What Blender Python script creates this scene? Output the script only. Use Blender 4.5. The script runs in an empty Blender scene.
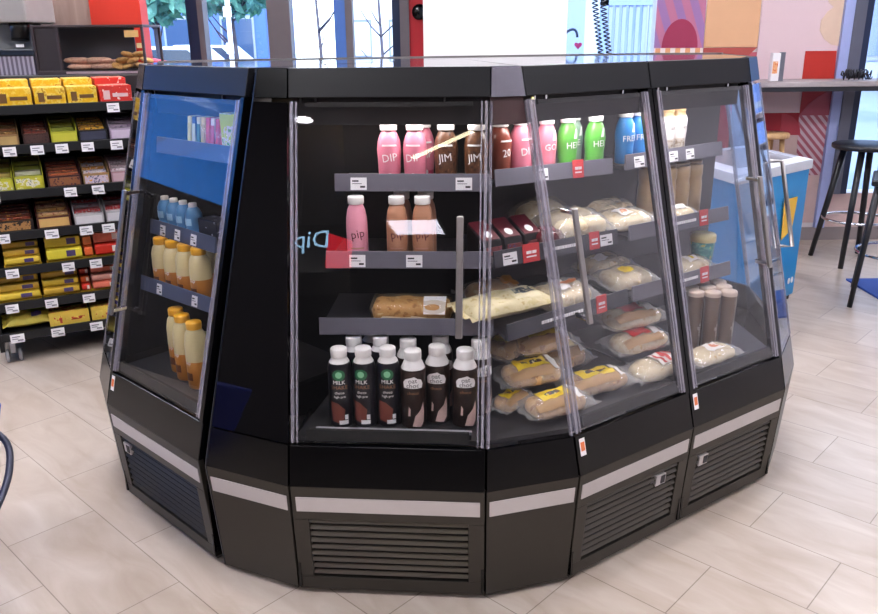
import bpy, bmesh, math, random
from mathutils import Vector, Matrix
random.seed(7)
scene = bpy.context.scene
COL = scene.collection
PI = math.pi

# ------------------------------------------------------------------ materials
MATS = {}
def lin(c):
    if isinstance(c, str):
        c = tuple(int(c[i:i+2], 16) / 255 for i in (0, 2, 4))
        c = tuple(x / 12.92 if x <= .04045 else ((x + .055) / 1.055) ** 2.4 for x in c)
    return (c[0], c[1], c[2], 1)

def new_mat(name):
    m = bpy.data.materials.new(name); m.use_nodes = True
    nt = m.node_tree; nt.nodes.clear()
    out = nt.nodes.new('ShaderNodeOutputMaterial')
    return m, nt, nt.nodes.new, nt.links.new, out

def plain(name, col, rough=.5, metal=0., var=.08, scale=14., bump=0., spec=.5, coat=0., emit=None, estr=0.):
    """Principled material whose colour wanders a little with a noise texture."""
    if name in MATS: return MATS[name]
    m, nt, N, L, out = new_mat(name)
    p = N('ShaderNodeBsdfPrincipled'); L(p.outputs[0], out.inputs[0])
    tc = N('ShaderNodeTexCoord'); no = N('ShaderNodeTexNoise'); no.inputs['Scale'].default_value = scale
    no.inputs['Detail'].default_value = 4
    L(tc.outputs['Object'], no.inputs['Vector'])
    mx = N('ShaderNodeMix'); mx.data_type = 'RGBA'
    c = lin(col)
    mx.inputs[6].default_value = tuple(x * (1 - var) for x in c[:3]) + (1,)
    mx.inputs[7].default_value = tuple(min(1, x * (1 + var)) for x in c[:3]) + (1,)
    L(no.outputs['Fac'], mx.inputs[0]); L(mx.outputs[2], p.inputs['Base Color'])
    p.inputs['Roughness'].default_value = rough; p.inputs['Metallic'].default_value = metal
    p.inputs['Specular IOR Level'].default_value = spec
    p.inputs['Coat Weight'].default_value = coat; p.inputs['Coat Roughness'].default_value = .05
    if bump:
        b = N('ShaderNodeBump'); b.inputs['Strength'].default_value = bump; b.inputs['Distance'].default_value = .003
        L(no.outputs['Fac'], b.inputs['Height']); L(b.outputs[0], p.inputs['Normal'])
    if emit is not None:
        p.inputs['Emission Color'].default_value = lin(emit); p.inputs['Emission Strength'].default_value = estr
    MATS[name] = m
    return m

def blotch(name, cols, scale=30., rough=.35, stretch=(1, 1, 1), film=False):
    """Printed packaging: patches of several flat inks (noise through a stepped ramp)."""
    if name in MATS: return MATS[name]
    m, nt, N, L, out = new_mat(name)
    p = N('ShaderNodeBsdfPrincipled'); L(p.outputs[0], out.inputs[0])
    tc = N('ShaderNodeTexCoord'); mp = N('ShaderNodeMapping'); mp.inputs['Scale'].default_value = stretch
    oi = N('ShaderNodeObjectInfo')
    add = N('ShaderNodeVectorMath'); add.operation = 'ADD'
    L(tc.outputs['Object'], mp.inputs['Vector']); L(mp.outputs[0], add.inputs[0]); L(oi.outputs['Location'], add.inputs[1])
    no = N('ShaderNodeTexNoise'); no.inputs['Scale'].default_value = scale * 1.9; no.inputs['Detail'].default_value = 3.5; no.inputs['Roughness'].default_value = .65
    L(add.outputs[0], no.inputs['Vector'])
    cr = N('ShaderNodeValToRGB'); cr.color_ramp.interpolation = 'CONSTANT'
    els = cr.color_ramp.elements
    n = len(cols)
    pos = [0] + [.42 + .2 * i / max(1, n - 2) for i in range(n - 1)]
    els[0].position = 0; els[0].color = lin(cols[0]); els[1].position = pos[1]; els[1].color = lin(cols[1])
    for i in range(2, n):
        e = els.new(pos[i]); e.color = lin(cols[i])
    L(no.outputs['Fac'], cr.inputs[0]); L(cr.outputs[0], p.inputs['Base Color'])
    p.inputs['Roughness'].default_value = rough
    MATS[name] = m
    return m

def glass(name, tint=(1, 1, 1), ior=1.5, rough=0., film=0., film_col='D8D6E0'):
    """Thin clear sheet: what is behind shows through, a Fresnel share mirrors the room, plus a thin pale diffuse film."""
    if name in MATS: return MATS[name]
    m, nt, N, L, out = new_mat(name)
    tr = N('ShaderNodeBsdfTransparent'); tr.inputs[0].default_value = (*tint, 1)
    gl = N('ShaderNodeBsdfGlossy'); gl.inputs['Roughness'].default_value = rough
    fr = N('ShaderNodeFresnel'); ge = N('ShaderNodeNewGeometry'); im = N('ShaderNodeMix')   # same mirror share from both faces of the sheet
    im.inputs[2].default_value = ior; im.inputs[3].default_value = 1 / ior
    L(ge.outputs['Backfacing'], im.inputs[0]); L(im.outputs[0], fr.inputs['IOR'])
    mx = N('ShaderNodeMixShader'); L(fr.outputs[0], mx.inputs[0]); L(tr.outputs[0], mx.inputs[1]); L(gl.outputs[0], mx.inputs[2])
    sh = mx
    if film > 0:
        df = N('ShaderNodeBsdfDiffuse'); df.inputs[0].default_value = lin(film_col)
        no = N('ShaderNodeTexNoise'); no.inputs['Scale'].default_value = 3
        tc = N('ShaderNodeTexCoord'); L(tc.outputs['Object'], no.inputs['Vector'])
        mu = N('ShaderNodeMath'); mu.operation = 'MULTIPLY'; mu.inputs[1].default_value = film * 2
        L(no.outputs['Fac'], mu.inputs[0])
        m2 = N('ShaderNodeMixShader'); L(mu.outputs[0], m2.inputs[0]); L(mx.outputs[0], m2.inputs[1]); L(df.outputs[0], m2.inputs[2]); sh = m2
    L(sh.outputs[0], out.inputs[0])
    MATS[name] = m
    return m

def emitter(name, col, s):
    if name in MATS: return MATS[name]
    m, nt, N, L, out = new_mat(name)
    e = N('ShaderNodeEmission'); e.inputs[0].default_value = lin(col); e.inputs[1].default_value = s
    L(e.outputs[0], out.inputs[0]); MATS[name] = m
    return m

def floor_mat():
    m, nt, N, L, out = new_mat('porcelain_tile_floor')
    p = N('ShaderNodeBsdfPrincipled'); L(p.outputs[0], out.inputs[0])
    tc = N('ShaderNodeTexCoord')
    sx = N('ShaderNodeSeparateXYZ'); L(tc.outputs['Object'], sx.inputs[0])
    def dot(v, off):
        d = N('ShaderNodeVectorMath'); d.operation = 'DOT_PRODUCT'; d.inputs[1].default_value = v
        L(tc.outputs['Object'], d.inputs[0])
        a = N('ShaderNodeMath'); a.operation = 'ADD'; a.inputs[1].default_value = off
        L(d.outputs['Value'], a.inputs[0]); return a.outputs[0]
    u = dot((.727, -.687, 0), 2.752 + .5557 * 40)
    v = dot((.687, .727, 0), -.633 + .2778 * 40)
    cb = N('ShaderNodeCombineXYZ'); L(u, cb.inputs[0]); L(v, cb.inputs[1])
    br = N('ShaderNodeTexBrick'); br.offset = .5; br.offset_frequency = 2
    br.inputs['Scale'].default_value = 1; br.inputs['Mortar Size'].default_value = .0016; br.inputs['Mortar Smooth'].default_value = .1
    br.inputs['Brick Width'].default_value = .5557; br.inputs['Row Height'].default_value = .2778; br.inputs['Bias'].default_value = 0
    br.inputs['Color1'].default_value = lin('C6BBB3'); br.inputs['Color2'].default_value = lin('BFB3AA'); br.inputs['Mortar'].default_value = lin('8E8279')
    L(cb.outputs[0], br.inputs['Vector'])
    mp = N('ShaderNodeMapping'); mp.inputs['Scale'].default_value = (2.2, 7, 1); L(cb.outputs[0], mp.inputs['Vector'])
    no = N('ShaderNodeTexNoise'); no.inputs['Scale'].default_value = 1.6; no.inputs['Detail'].default_value = 7; no.inputs['Distortion'].default_value = .8
    L(mp.outputs[0], no.inputs['Vector'])
    cr = N('ShaderNodeValToRGB'); cr.color_ramp.elements[0].position = .3; cr.color_ramp.elements[0].color = lin('E2D9CF')
    cr.color_ramp.elements[1].position = .75; cr.color_ramp.elements[1].color = lin('FFFDFA')
    L(no.outputs['Fac'], cr.inputs[0])
    mx = N('ShaderNodeMix'); mx.data_type = 'RGBA'; mx.blend_type = 'MULTIPLY'; mx.inputs[0].default_value = 1
    L(br.outputs['Color'], mx.inputs[6]); L(cr.outputs[0], mx.inputs[7]); L(mx.outputs[2], p.inputs['Base Color'])
    p.inputs['Roughness'].default_value = .3
    bp = N('ShaderNodeBump'); bp.inputs['Strength'].default_value = .25; bp.inputs['Distance'].default_value = .001; bp.invert = True
    L(br.outputs['Fac'], bp.inputs['Height']); L(bp.outputs[0], p.inputs['Normal'])
    return m

def striped(name, c1, c2, freq, angle, rough=.6, plane='xz'):
    if name in MATS: return MATS[name]
    m, nt, N, L, out = new_mat(name)
    p = N('ShaderNodeBsdfPrincipled'); L(p.outputs[0], out.inputs[0]); p.inputs['Roughness'].default_value = rough
    tc = N('ShaderNodeTexCoord'); d = N('ShaderNodeVectorMath'); d.operation = 'DOT_PRODUCT'
    d.inputs[1].default_value = (math.cos(angle) * freq, 0, math.sin(angle) * freq); L(tc.outputs['Object'], d.inputs[0])
    f = N('ShaderNodeMath'); f.operation = 'FRACT'; L(d.outputs['Value'], f.inputs[0])
    g = N('ShaderNodeMath'); g.operation = 'GREATER_THAN'; g.inputs[1].default_value = .5; L(f.outputs[0], g.inputs[0])
    mx = N('ShaderNodeMix'); mx.data_type = 'RGBA'; mx.inputs[6].default_value = lin(c1); mx.inputs[7].default_value = lin(c2)
    L(g.outputs[0], mx.inputs[0]); L(mx.outputs[2], p.inputs['Base Color']); MATS[name] = m
    return m

def wood(name, c1, c2, scale=(14, 14, 1.2), rough=.5):
    if name in MATS: return MATS[name]
    m, nt, N, L, out = new_mat(name)
    p = N('ShaderNodeBsdfPrincipled'); L(p.outputs[0], out.inputs[0]); p.inputs['Roughness'].default_value = rough
    tc = N('ShaderNodeTexCoord'); mp = N('ShaderNodeMapping'); mp.inputs['Scale'].default_value = scale; L(tc.outputs['Object'], mp.inputs[0])
    no = N('ShaderNodeTexNoise'); no.inputs['Scale'].default_value = 1.5; no.inputs['Detail'].default_value = 8; no.inputs['Distortion'].default_value = .6
    L(mp.outputs[0], no.inputs['Vector'])
    cr = N('ShaderNodeValToRGB'); cr.color_ramp.elements[0].position = .35; cr.color_ramp.elements[0].color = lin(c1)
    cr.color_ramp.elements[1].position = .68; cr.color_ramp.elements[1].color = lin(c2)
    L(no.outputs['Fac'], cr.inputs[0]); L(cr.outputs[0], p.inputs['Base Color']); MATS[name] = m
    return m

# ------------------------------------------------------------------ mesh building
class MB:
    def __init__(s): s.bm = bmesh.new()
    def hexa(s, p, mi=0):
        v = [s.bm.verts.new(q) for q in p]
        for f in ((0, 3, 2, 1), (4, 5, 6, 7), (0, 1, 5, 4), (1, 2, 6, 5), (2, 3, 7, 6), (3, 0, 4, 7)):
            s.bm.faces.new([v[i] for i in f]).material_index = mi
        return s
    def box(s, x0, x1, y0, y1, z0, z1, mi=0):
        return s.hexa([(x0, y0, z0), (x1, y0, z0), (x1, y1, z0), (x0, y1, z0), (x0, y0, z1), (x1, y0, z1), (x1, y1, z1), (x0, y1, z1)], mi)
    def prism(s, poly, z0, z1, mi=0):
        a = [s.bm.verts.new((x, y, z0)) for x, y in poly]; b = [s.bm.verts.new((x, y, z1)) for x, y in poly]
        s.bm.faces.new(a[::-1]).material_index = mi; s.bm.faces.new(b).material_index = mi
        for i in range(len(a)):
            j = (i + 1) % len(a); s.bm.faces.new((a[i], a[j], b[j], b[i])).material_index = mi
        return s
    def extr(s, pts, vec, mi=0):
        vec = Vector(vec)
        a = [s.bm.verts.new(p) for p in pts]; b = [s.bm.verts.new(Vector(p) + vec) for p in pts]
        s.bm.faces.new(a[::-1]).material_index = mi; s.bm.faces.new(b).material_index = mi
        for i in range(len(a)):
            j = (i + 1) % len(a); s.bm.faces.new((a[i], a[j], b[j], b[i])).material_index = mi
        return s
    def lathe(s, prof, seg=24, c=(0, 0), closed=False):
        """prof: (r, z[, material]) from bottom to top"""
        rings = []
        for q in prof:
            r, z = q[0], q[1]
            if r < 1e-6: rings.append([s.bm.verts.new((c[0], c[1], z))])
            else: rings.append([s.bm.verts.new((c[0] + r * math.cos(2 * PI * i / seg), c[1] + r * math.sin(2 * PI * i / seg), z)) for i in range(seg)])
        for k in range(len(prof) - 1):
            A, B = rings[k], rings[k + 1]; mi = prof[k + 1][2] if len(prof[k + 1]) > 2 else 0
            for i in range(seg):
                j = (i + 1) % seg
                if len(A) == 1 and len(B) == 1: continue
                if len(A) == 1: f = s.bm.faces.new((A[0], B[j], B[i])) if True else None
                elif len(B) == 1: f = s.bm.faces.new((A[i], A[j], B[0]))
                else: f = s.bm.faces.new((A[i], A[j], B[j], B[i]))
                f.material_index = mi; f.smooth = True
        return s
    def tube(s, pts, r, seg=10, mi=0, closed=False, r2=None):
        pts = [Vector(p) for p in pts]; n = len(pts); rings = []
        up = Vector((0, 0, 1)); prev = None
        for i, p in enumerate(pts):
            if closed: d = pts[(i + 1) % n] - pts[i - 1]
            else: d = pts[min(i + 1, n - 1)] - pts[max(i - 1, 0)]
            d.normalize()
            a = prev if prev is not None else (up if abs(d.z) < .9 else Vector((1, 0, 0)))
            x = (a - d * a.dot(d)); x.normalize(); y = d.cross(x); prev = x
            rr = r if r2 is None else r + (r2 - r) * i / (n - 1)
            rings.append([s.bm.verts.new(p + x * rr * math.cos(2 * PI * k / seg) + y * rr * math.sin(2 * PI * k / seg)) for k in range(seg)])
        for i in range(n if closed else n - 1):
            A, B = rings[i], rings[(i + 1) % n]
            for k in range(seg):
                f = s.bm.faces.new((A[k], A[(k + 1) % seg], B[(k + 1) % seg], B[k])); f.smooth = True; f.material_index = mi
        if not closed:
            s.bm.faces.new(rings[0][::-1]).material_index = mi; s.bm.faces.new(rings[-1]).material_index = mi
        return s
    def build(s, name, m, parent=None, bevel=0., seg=2, smooth=False):
        bmesh.ops.recalc_face_normals(s.bm, faces=s.bm.faces[:])
        me = bpy.data.meshes.new(name); s.bm.to_mesh(me); s.bm.free()
        for x in (m if isinstance(m, (list, tuple)) else [m]): me.materials.append(x)
        if smooth:
            for f in me.polygons: f.use_smooth = True
        o = bpy.data.objects.new(name, me); COL.objects.link(o)
        if parent is not None: o.parent = parent
        if bevel:
            b = o.modifiers.new('soft_edge', 'BEVEL'); b.width = bevel; b.segments = seg; b.limit_method = 'ANGLE'
        return o

def tag(o, label=None, cat=None, group=None, kind=None):
    if label: o['label'] = label
    if cat: o['category'] = cat
    if group: o['group'] = group
    if kind: o['kind'] = kind
    return o
def thing(name, label, cat, loc=(0, 0, 0), rz=0, group=None):
    o = bpy.data.objects.new(name, None); COL.objects.link(o); o.empty_display_size = .05
    o.location = loc; o.rotation_euler = (0, 0, rz)
    return tag(o, label, cat, group)
def copy_tree(o, parent=None):
    c = o.copy(); COL.objects.link(c)
    if parent is not None: c.parent = parent
    for ch in list(o.children): copy_tree(ch, c)
    return c
def structure(name, mb, m, label=None, cat=None, bevel=0):
    o = mb.build(name, m, None, bevel); o['kind'] = 'structure'
    if label: o['label'] = label
    if cat: o['category'] = cat
    return o

TXT = {}
def text_tris(s, size):
    k = (s, size)
    if k not in TXT:
        cu = bpy.data.curves.new('lettering_source', 'FONT'); cu.body = s; cu.size = size; cu.align_x = 'CENTER'; cu.align_y = 'CENTER'
        cu.resolution_u = 2
        o = bpy.data.objects.new('lettering_source', cu); COL.objects.link(o)
        dg = bpy.context.evaluated_depsgraph_get(); me = o.evaluated_get(dg).to_mesh()
        TXT[k] = ([tuple(v.co) for v in me.vertices], [tuple(p.vertices) for p in me.polygons])
        o.evaluated_get(dg).to_mesh_clear(); bpy.data.objects.remove(o); bpy.data.curves.remove(cu)
    return TXT[k]
def wrap_text(mb, s, size, r, z, ang=0., bold=0., tilt=0.):
    """lettering wrapped on a cylinder whose front is -y"""
    vs, fs = text_tris(s, size)
    ct, st = math.cos(tilt), math.sin(tilt)
    out = []
    for x, y, _ in vs:
        x, y = x * ct - y * st, x * st + y * ct
        a = x / r + ang
        out.append(mb.bm.verts.new((r * math.sin(a), -r * math.cos(a), z + y)))
    for f in fs:
        try: mb.bm.faces.new([out[i] for i in f])
        except ValueError: pass
def patch(mb, r, z0, z1, a0, a1, n=6, mi=0):
    """piece of a cylinder wall (front is -y)"""
    lo, hi = [], []
    for i in range(n + 1):
        a = a0 + (a1 - a0) * i / n
        lo.append(mb.bm.verts.new((r * math.sin(a), -r * math.cos(a), z0))); hi.append(mb.bm.verts.new((r * math.sin(a), -r * math.cos(a), z1)))
    for i in range(n):
        mb.bm.faces.new((lo[i], lo[i + 1], hi[i + 1], hi[i])).material_index = mi
def on_wall(mb, r, pts):
    b = bmesh.new(); b.faces.new([b.verts.new((x, 0, z)) for x, z in pts])
    bmesh.ops.triangulate(b, faces=b.faces[:])
    for _ in range(3): bmesh.ops.subdivide_edges(b, edges=[e for e in b.edges if e.calc_length() > .006], cuts=1, use_grid_fill=False); bmesh.ops.triangulate(b, faces=b.faces[:])
    mp_ = {v: mb.bm.verts.new((r * math.sin(v.co.x / r), -r * math.cos(v.co.x / r), v.co.z)) for v in b.verts}
    for f in b.faces: mb.bm.faces.new([mp_[v] for v in f.verts])
    b.free()
def disc(mb, r, z, rad, ang=0., n=14, sq=1.):
    on_wall(mb, r, [(ang * r + rad * math.cos(2 * PI * i / n), z + rad * sq * math.sin(2 * PI * i / n)) for i in range(n)])
def blob(mb, r, pts): on_wall(mb, r, pts)

# ------------------------------------------------------------------ palette
BLACK = plain('black_gloss_panel', '050507', .2, 0, .1, 20, spec=.4)
FASCIA = plain('charcoal_fascia_paint', '0B0C12', .38, 0, .06, 60, spec=.42)
BRONZE = plain('dark_bronze_steel', '3A3733', .4, .55, .05, 40)
SLAT = plain('bronze_louvre_steel', '5C5750', .3, .75, .05, 40)
DARK = plain('matt_black_recess', '060607', .7)
STRIP = plain('silver_trim', 'BDB8BA', .35, .25, .04, 30)
STEEL = plain('brushed_steel', 'A9A4A2', .3, .9, .08, 80)
CHROME = plain('chrome', 'D0D0D4', .12, 1, .03)
INBLACK = plain('black_liner', '040405', .5)
INGREY = plain('warm_grey_liner', '48464A', .55)
DECK = plain('dark_grey_deck', '2C2B2E', .4)
HEADER = plain('graphite_header', '222226', .5)
def acrylic(name, col, share):
    m, nt, N, L, out = new_mat(name)
    p = N('ShaderNodeBsdfPrincipled'); p.inputs['Base Color'].default_value = lin(col); p.inputs['Roughness'].default_value = .18; p.inputs['Metallic'].default_value = .4
    tr = N('ShaderNodeBsdfTransparent'); mx = N('ShaderNodeMixShader'); mx.inputs[0].default_value = share
    L(tr.outputs[0], mx.inputs[1]); L(p.outputs[0], mx.inputs[2]); L(mx.outputs[0], out.inputs[0]); MATS[name] = m
    return m
EDGE = acrylic('lavender_acrylic_edge', 'C4C0D0', .5)
RAIL = plain('grey_price_rail', '63616C', .3, 0, .06, 30)
RAILD = plain('charcoal_price_rail', '3A3A42', .3, 0, .06, 30)
WHITEC = plain('white_card', 'E8E6EA', .5, 0, .03)
INK = plain('dark_ink', '26242A', .6)
REDC = plain('red_card', 'C4373A', .5)
GLASS = glass('door_glass', (.98, .98, .98), 1.45, 0., .003)
GLASSR = glass('reflection_veil_door_glass', (.97, .97, .98), 1.5, 0., .016)  # pale diffuse film paints in the veil of room reflections on these doors
WINGLASS = glass('window_glass', (.93, .97, 1.), 1.5, 0.)
LED = emitter('led_strip_light', 'FFF2E6', 4.)
LEDWARM = emitter('warm_led_strip_light', 'FFD9A8', 4.)
WHITEP = plain('white_cap_plastic', 'E6E2E2', .35, 0, .03)
DARKGLASS = plain('dark_tinted_glass', '0A090B', .03, 0, .05, 10, spec=.6)
DARKTOP = plain('polished_top_glass', '4A4C55', .04, 0, .05, 8, spec=.9)

# ------------------------------------------------------------------ camera
cam = bpy.data.cameras.new('camera'); cam.sensor_width = 36; cam.sensor_fit = 'HORIZONTAL'
cam.lens = 803.2333 / 878 * 36; cam.clip_start = .05; cam.clip_end = 300
cam_o = bpy.data.objects.new('camera', cam); COL.objects.link(cam_o)
cam_o.matrix_world = Matrix.Translation((0, 0, 1.5)) @ Matrix.Rotation(PI / 2 - .3222, 4, 'X') @ Matrix.Rotation(-.0106, 4, 'Z')
scene.camera = cam_o

# ================================================================== THE DISPLAY CASE
KS = .2769 / 1.069
def S(z): return KS * (z - .363)
def Bo(z): return .027 * (.363 - z) / .343
def slab(mb, s0, s1, z0, z1, off, th, mi=0, s0t=None, s1t=None):
    """sloped slab on the glass plane, pushed in by off, th thick; s0t/s1t: ends at z1"""
    s0t = s0 if s0t is None else s0t; s1t = s1 if s1t is None else s1t
    a, b = S(z0) + off, S(z1) + off
    mb.hexa([(s0, a, z0), (s1, a, z0), (s1, a + th, z0), (s0, a + th, z0), (s0t, b, z1), (s1t, b, z1), (s1t, b + th, z1), (s0t, b + th, z1)], mi)
def bslab(mb, s0, s1, z0, z1, off, th, mi=0, s0b=None, s1b=None):
    s0b = s0 if s0b is None else s0b; s1b = s1 if s1b is None else s1b
    a, b = Bo(z0) + off, Bo(z1) + off
    mb.hexa([(s0b, a, z0), (s1b, a, z0), (s1b, a + th, z0), (s0b, a + th, z0), (s0, b, z1), (s1, b, z1), (s1, b + th, z1), (s0, b + th, z1)], mi)

def to_local(P, t, q):
    dx, dy = q[0] - P[0], q[1] - P[1]
    return (dx * math.cos(t) + dy * math.sin(t), -dx * math.sin(t) + dy * math.cos(t))
CENTRE = (.08, 3.05)
VL, VF, VM, VR = (-.285, 2.473), (.145, 2.5), (.428, 2.70), (1.09, 3.169)
VLL = (-.691, 2.864)

def unit(label, P, t, w, back, liner, glass_m=GLASS, handle=None, led=LED, posts=(True, True), deck_edge=False, sticker=False, switch=None, header=HEADER):
    """one refrigerated cabinet with a glass door; local x along its front, y into it"""
    r = thing('display_fridge', label, 'display fridge', (P[0], P[1], 0), t, 'refrigerated cabinets of the island')
    e = .002
    # base with louvred grille
    mb = MB(); x0, x1, z0, z1 = .045, w - .045, .062, .258
    bslab(mb, e, w - e, z1, .363, 0, .018); bslab(mb, e, w - e, .02, z0, 0, .018)
    bslab(mb, e, x0, z0, z1, 0, .018); bslab(mb, x1, w - e, z0, z1, 0, .018)
    mb.build('base_panel', BRONZE, r, .0015)
    mb = MB(); bslab(mb, x0 - .01, x1 + .01, z0 - .01, z1 + .01, .032, .006); mb.build('grille_backing', DARK, r)
    mb = MB(); n = 9; h = (z1 - z0) / n
    for i in range(n):
        a = z0 + h * i + h * .5; f = Bo(a); b = a + h * .44
        mb.hexa([(x0, f + .0015, a), (x1, f + .0015, a), (x1, f + .0035, a), (x0, f + .0035, a),
                 (x0, f + .008, b), (x1, f + .008, b), (x1, f + .010, b), (x0, f + .010, b)])
    mb.build('louvre_grille', SLAT, r)
    mb = MB(); bslab(mb, .014, w - .014, .285, .331, -.002, .004); mb.build('trim_strip', STRIP, r, .0008)
    mb = MB(); mb.box(.01, w - .01, .06, .35, 0, .03); mb.build('plinth', DARK, r)
    mb = MB(); slab(mb, e, w - e, .363, .472, 0, .02); mb.build('lower_panel', BLACK, r, .0015)
    # door sill, sealing strip, side cheeks
    for x in (e, w - e - .008):
        MB().extr([(x, .02, .03), (x, Bo(.36) + .02, .36), (x, S(.47) + .02, .47), (x, .26, .47), (x, .26, .03)], (.008, 0, 0)).build('side_panel', BLACK, r)
    # glass door
    d = MB(); slab(d, .018 if posts[0] else .008, w - (.018 if posts[1] else .008), .482, 1.347, 0, .006)
    door = d.build('door', glass_m, r)
    lo, hi = (.019 if posts[0] else .006), w - (.019 if posts[1] else .006)
    for a, k in ((lo, .008), (lo + .014, .004), (hi - .008, .008), (hi - .018, .004)):
        mb = MB(); slab(mb, a, a + k, .48, 1.349, -.003, .011); mb.build('door_edge', EDGE, door)
    for a, b in ((.484, .512), (1.335, 1.346)):
        mb = MB(); slab(mb, .045, w - .045, a, b, .007, .01); mb.build('seal', DARK, door)
    if handle:
        mb = MB(); hs, ha, hb = handle
        slab(mb, hs - .009, hs + .009, ha, hb, -.055, .01)
        mb.build('handle', STEEL, door, .003)
        for z in (ha + .012, hb - .012):
            mb = MB(); slab(mb, hs - .006, hs + .006, z - .006, z + .006, -.046, .046); mb.build('handle_standoff', CHROME, door, .002)
    for a, b in [p for p, k in zip(((e, .017), (w - .017, w - e)), posts) if k]:
        mb = MB(); slab(mb, a, b, .472, 1.356, -.002, .04); mb.build('door_post', BLACK, r)
    # head
    mb = MB(); slab(mb, e, w - e, 1.358, 1.432, 0, .02); mb.build('fascia', FASCIA, r, .002)
    c = to_local(P, t, CENTRE); k = S(1.432)
    mb = MB(); mb.prism([(e, k + .021), (w - e, k + .021), c], 1.418, 1.432); mb.build('top', DARKTOP, r)
    for x in (.03, .07, w - .12): MB().box(x, x + .006, S(1.352) + .004, S(1.352) + .014, 1.347, 1.357).build('hinge', CHROME, r)
    if deck_edge:
        MB().box(.06, w - .04, .088, .1, .485, .494).build('deck_edge', plain('pale_grey_lip', 'B8B6BC', .3, .3), r)
        mb = MB(); mb.box(.06, w - .04, .062, .066, .485, .497)
        for i in range(54): mb.box(.064 + i * .0078, .0665 + i * .0078, .05, .086, .485, .496)
        mb.build('air_grille', DARK, r)
    L2, R2 = to_local(P, t, back[0]), to_local(P, t, back[1])
    mb = MB(); mb.prism([(e + .009, S(.48) + .025), (w - e - .009, S(.48) + .025), R2, L2], .471, .485); mb.build('deck', DECK, r)
    k = S(1.35)
    mb = MB(); mb.prism([(e, k + .03), (w - e, k + .03), R2, L2], 1.352, 1.362); mb.build('ceiling_liner', INBLACK, r)
    mb = MB(); mb.box(e, w - e, k + .045, k + .055, 1.285, 1.352); mb.build('header_panel', header, r)
    mb = MB(); mb.box(.03, w - .03, k + .06, k + .075, 1.325, 1.34); mb.build('light_strip', led, r)
    dx, dy = R2[0] - L2[0], R2[1] - L2[1]; n = math.hypot(dx, dy); nx, ny = -dy / n * .012, dx / n * .012
    mb = MB(); mb.prism([L2, R2, (R2[0] + nx, R2[1] + ny), (L2[0] + nx, L2[1] + ny)], .471, 1.362); mb.build('back_panel', liner, r)
    if sticker:
        mb = MB(); slab(mb, .014, .034, .415, .462, -.001, .002)
        o = mb.build('sticker', WHITEC, r); mb = MB(); slab(mb, .017, .031, .428, .452, -.0016, .001); mb.build('print', plain('orange_print', 'D8703A', .5), o)
    if switch is not None:
        mb = MB(); bslab(mb, switch, switch + .042, .205, .24, -.001, .02); o = mb.build('switch_plate', STRIP, r)
        mb = MB(); bslab(mb, switch + .02, switch + .038, .21, .236, -.003, .004); mb.build('switch', INK, o)
    return r

PF, TF = (-.4075, 1.8943), -.0777
PR, TR = (.38, 1.93), .6166
PRR = (.775, 2.21)
PL, TL = (-1.104, 2.429), -.7589
WF, WR, WL = .5263, .4836, .5683
unit('refrigerated cabinet facing front, with the shake bottles and a single tall door handle', PF, TF, WF, (VL, VF), INBLACK, GLASS, (.454, .775, 1.075), posts=(False, False), deck_edge=True)
unit('refrigerated cabinet right of the narrow corner panel, with bread bags behind glass with painted haze', PR, TR, WR, (VF, VM), INGREY, GLASSR, (.068, .775, 1.075), posts=(False, True), sticker=True, switch=.34)
unit('rightmost refrigerated cabinet, with brown coffee cups and a door handle on its right', PRR, TR, WR, (VM, VR), INGREY, GLASSR, (.402, .79, 1.075), sticker=True, switch=.06)
unit('leftmost refrigerated cabinet, with yellow-capped juice bottles, beside the snack rack', PL, TL, WL, (VLL, VL), INBLACK, GLASS, (.056, .68, 1.065), led=LEDWARM, sticker=True, switch=.06)

# light inside the cabinets (the strips above are their visible tubes)
def inner_light(name, P, t, w, e, col):
    l = bpy.data.lights.new(name, 'AREA'); l.shape = 'RECTANGLE'; l.size = w * .8; l.size_y = .04; l.energy = e; l.color = col
    o = bpy.data.objects.new(name, l); COL.objects.link(o)
    y = S(1.35) + .09
    q = Matrix.Translation((P[0], P[1], 0)) @ Matrix.Rotation(t, 4, 'Z')
    o.matrix_world = q @ Matrix.Translation((w / 2, y, 1.315)) @ Matrix.Rotation(-.25, 4, 'X')
    return o
inner_light('cabinet_lamp', PF, TF, WF, .9, (1, .97, .97))
inner_light('cabinet_lamp', PR, TR, WR, 1.3, (1, .97, .97))
inner_light('cabinet_lamp', PRR, TR, WR, 1.3, (1, .97, .97))
inner_light('cabinet_lamp', PL, TL, WL, .9, (1, .85, .65))

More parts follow.
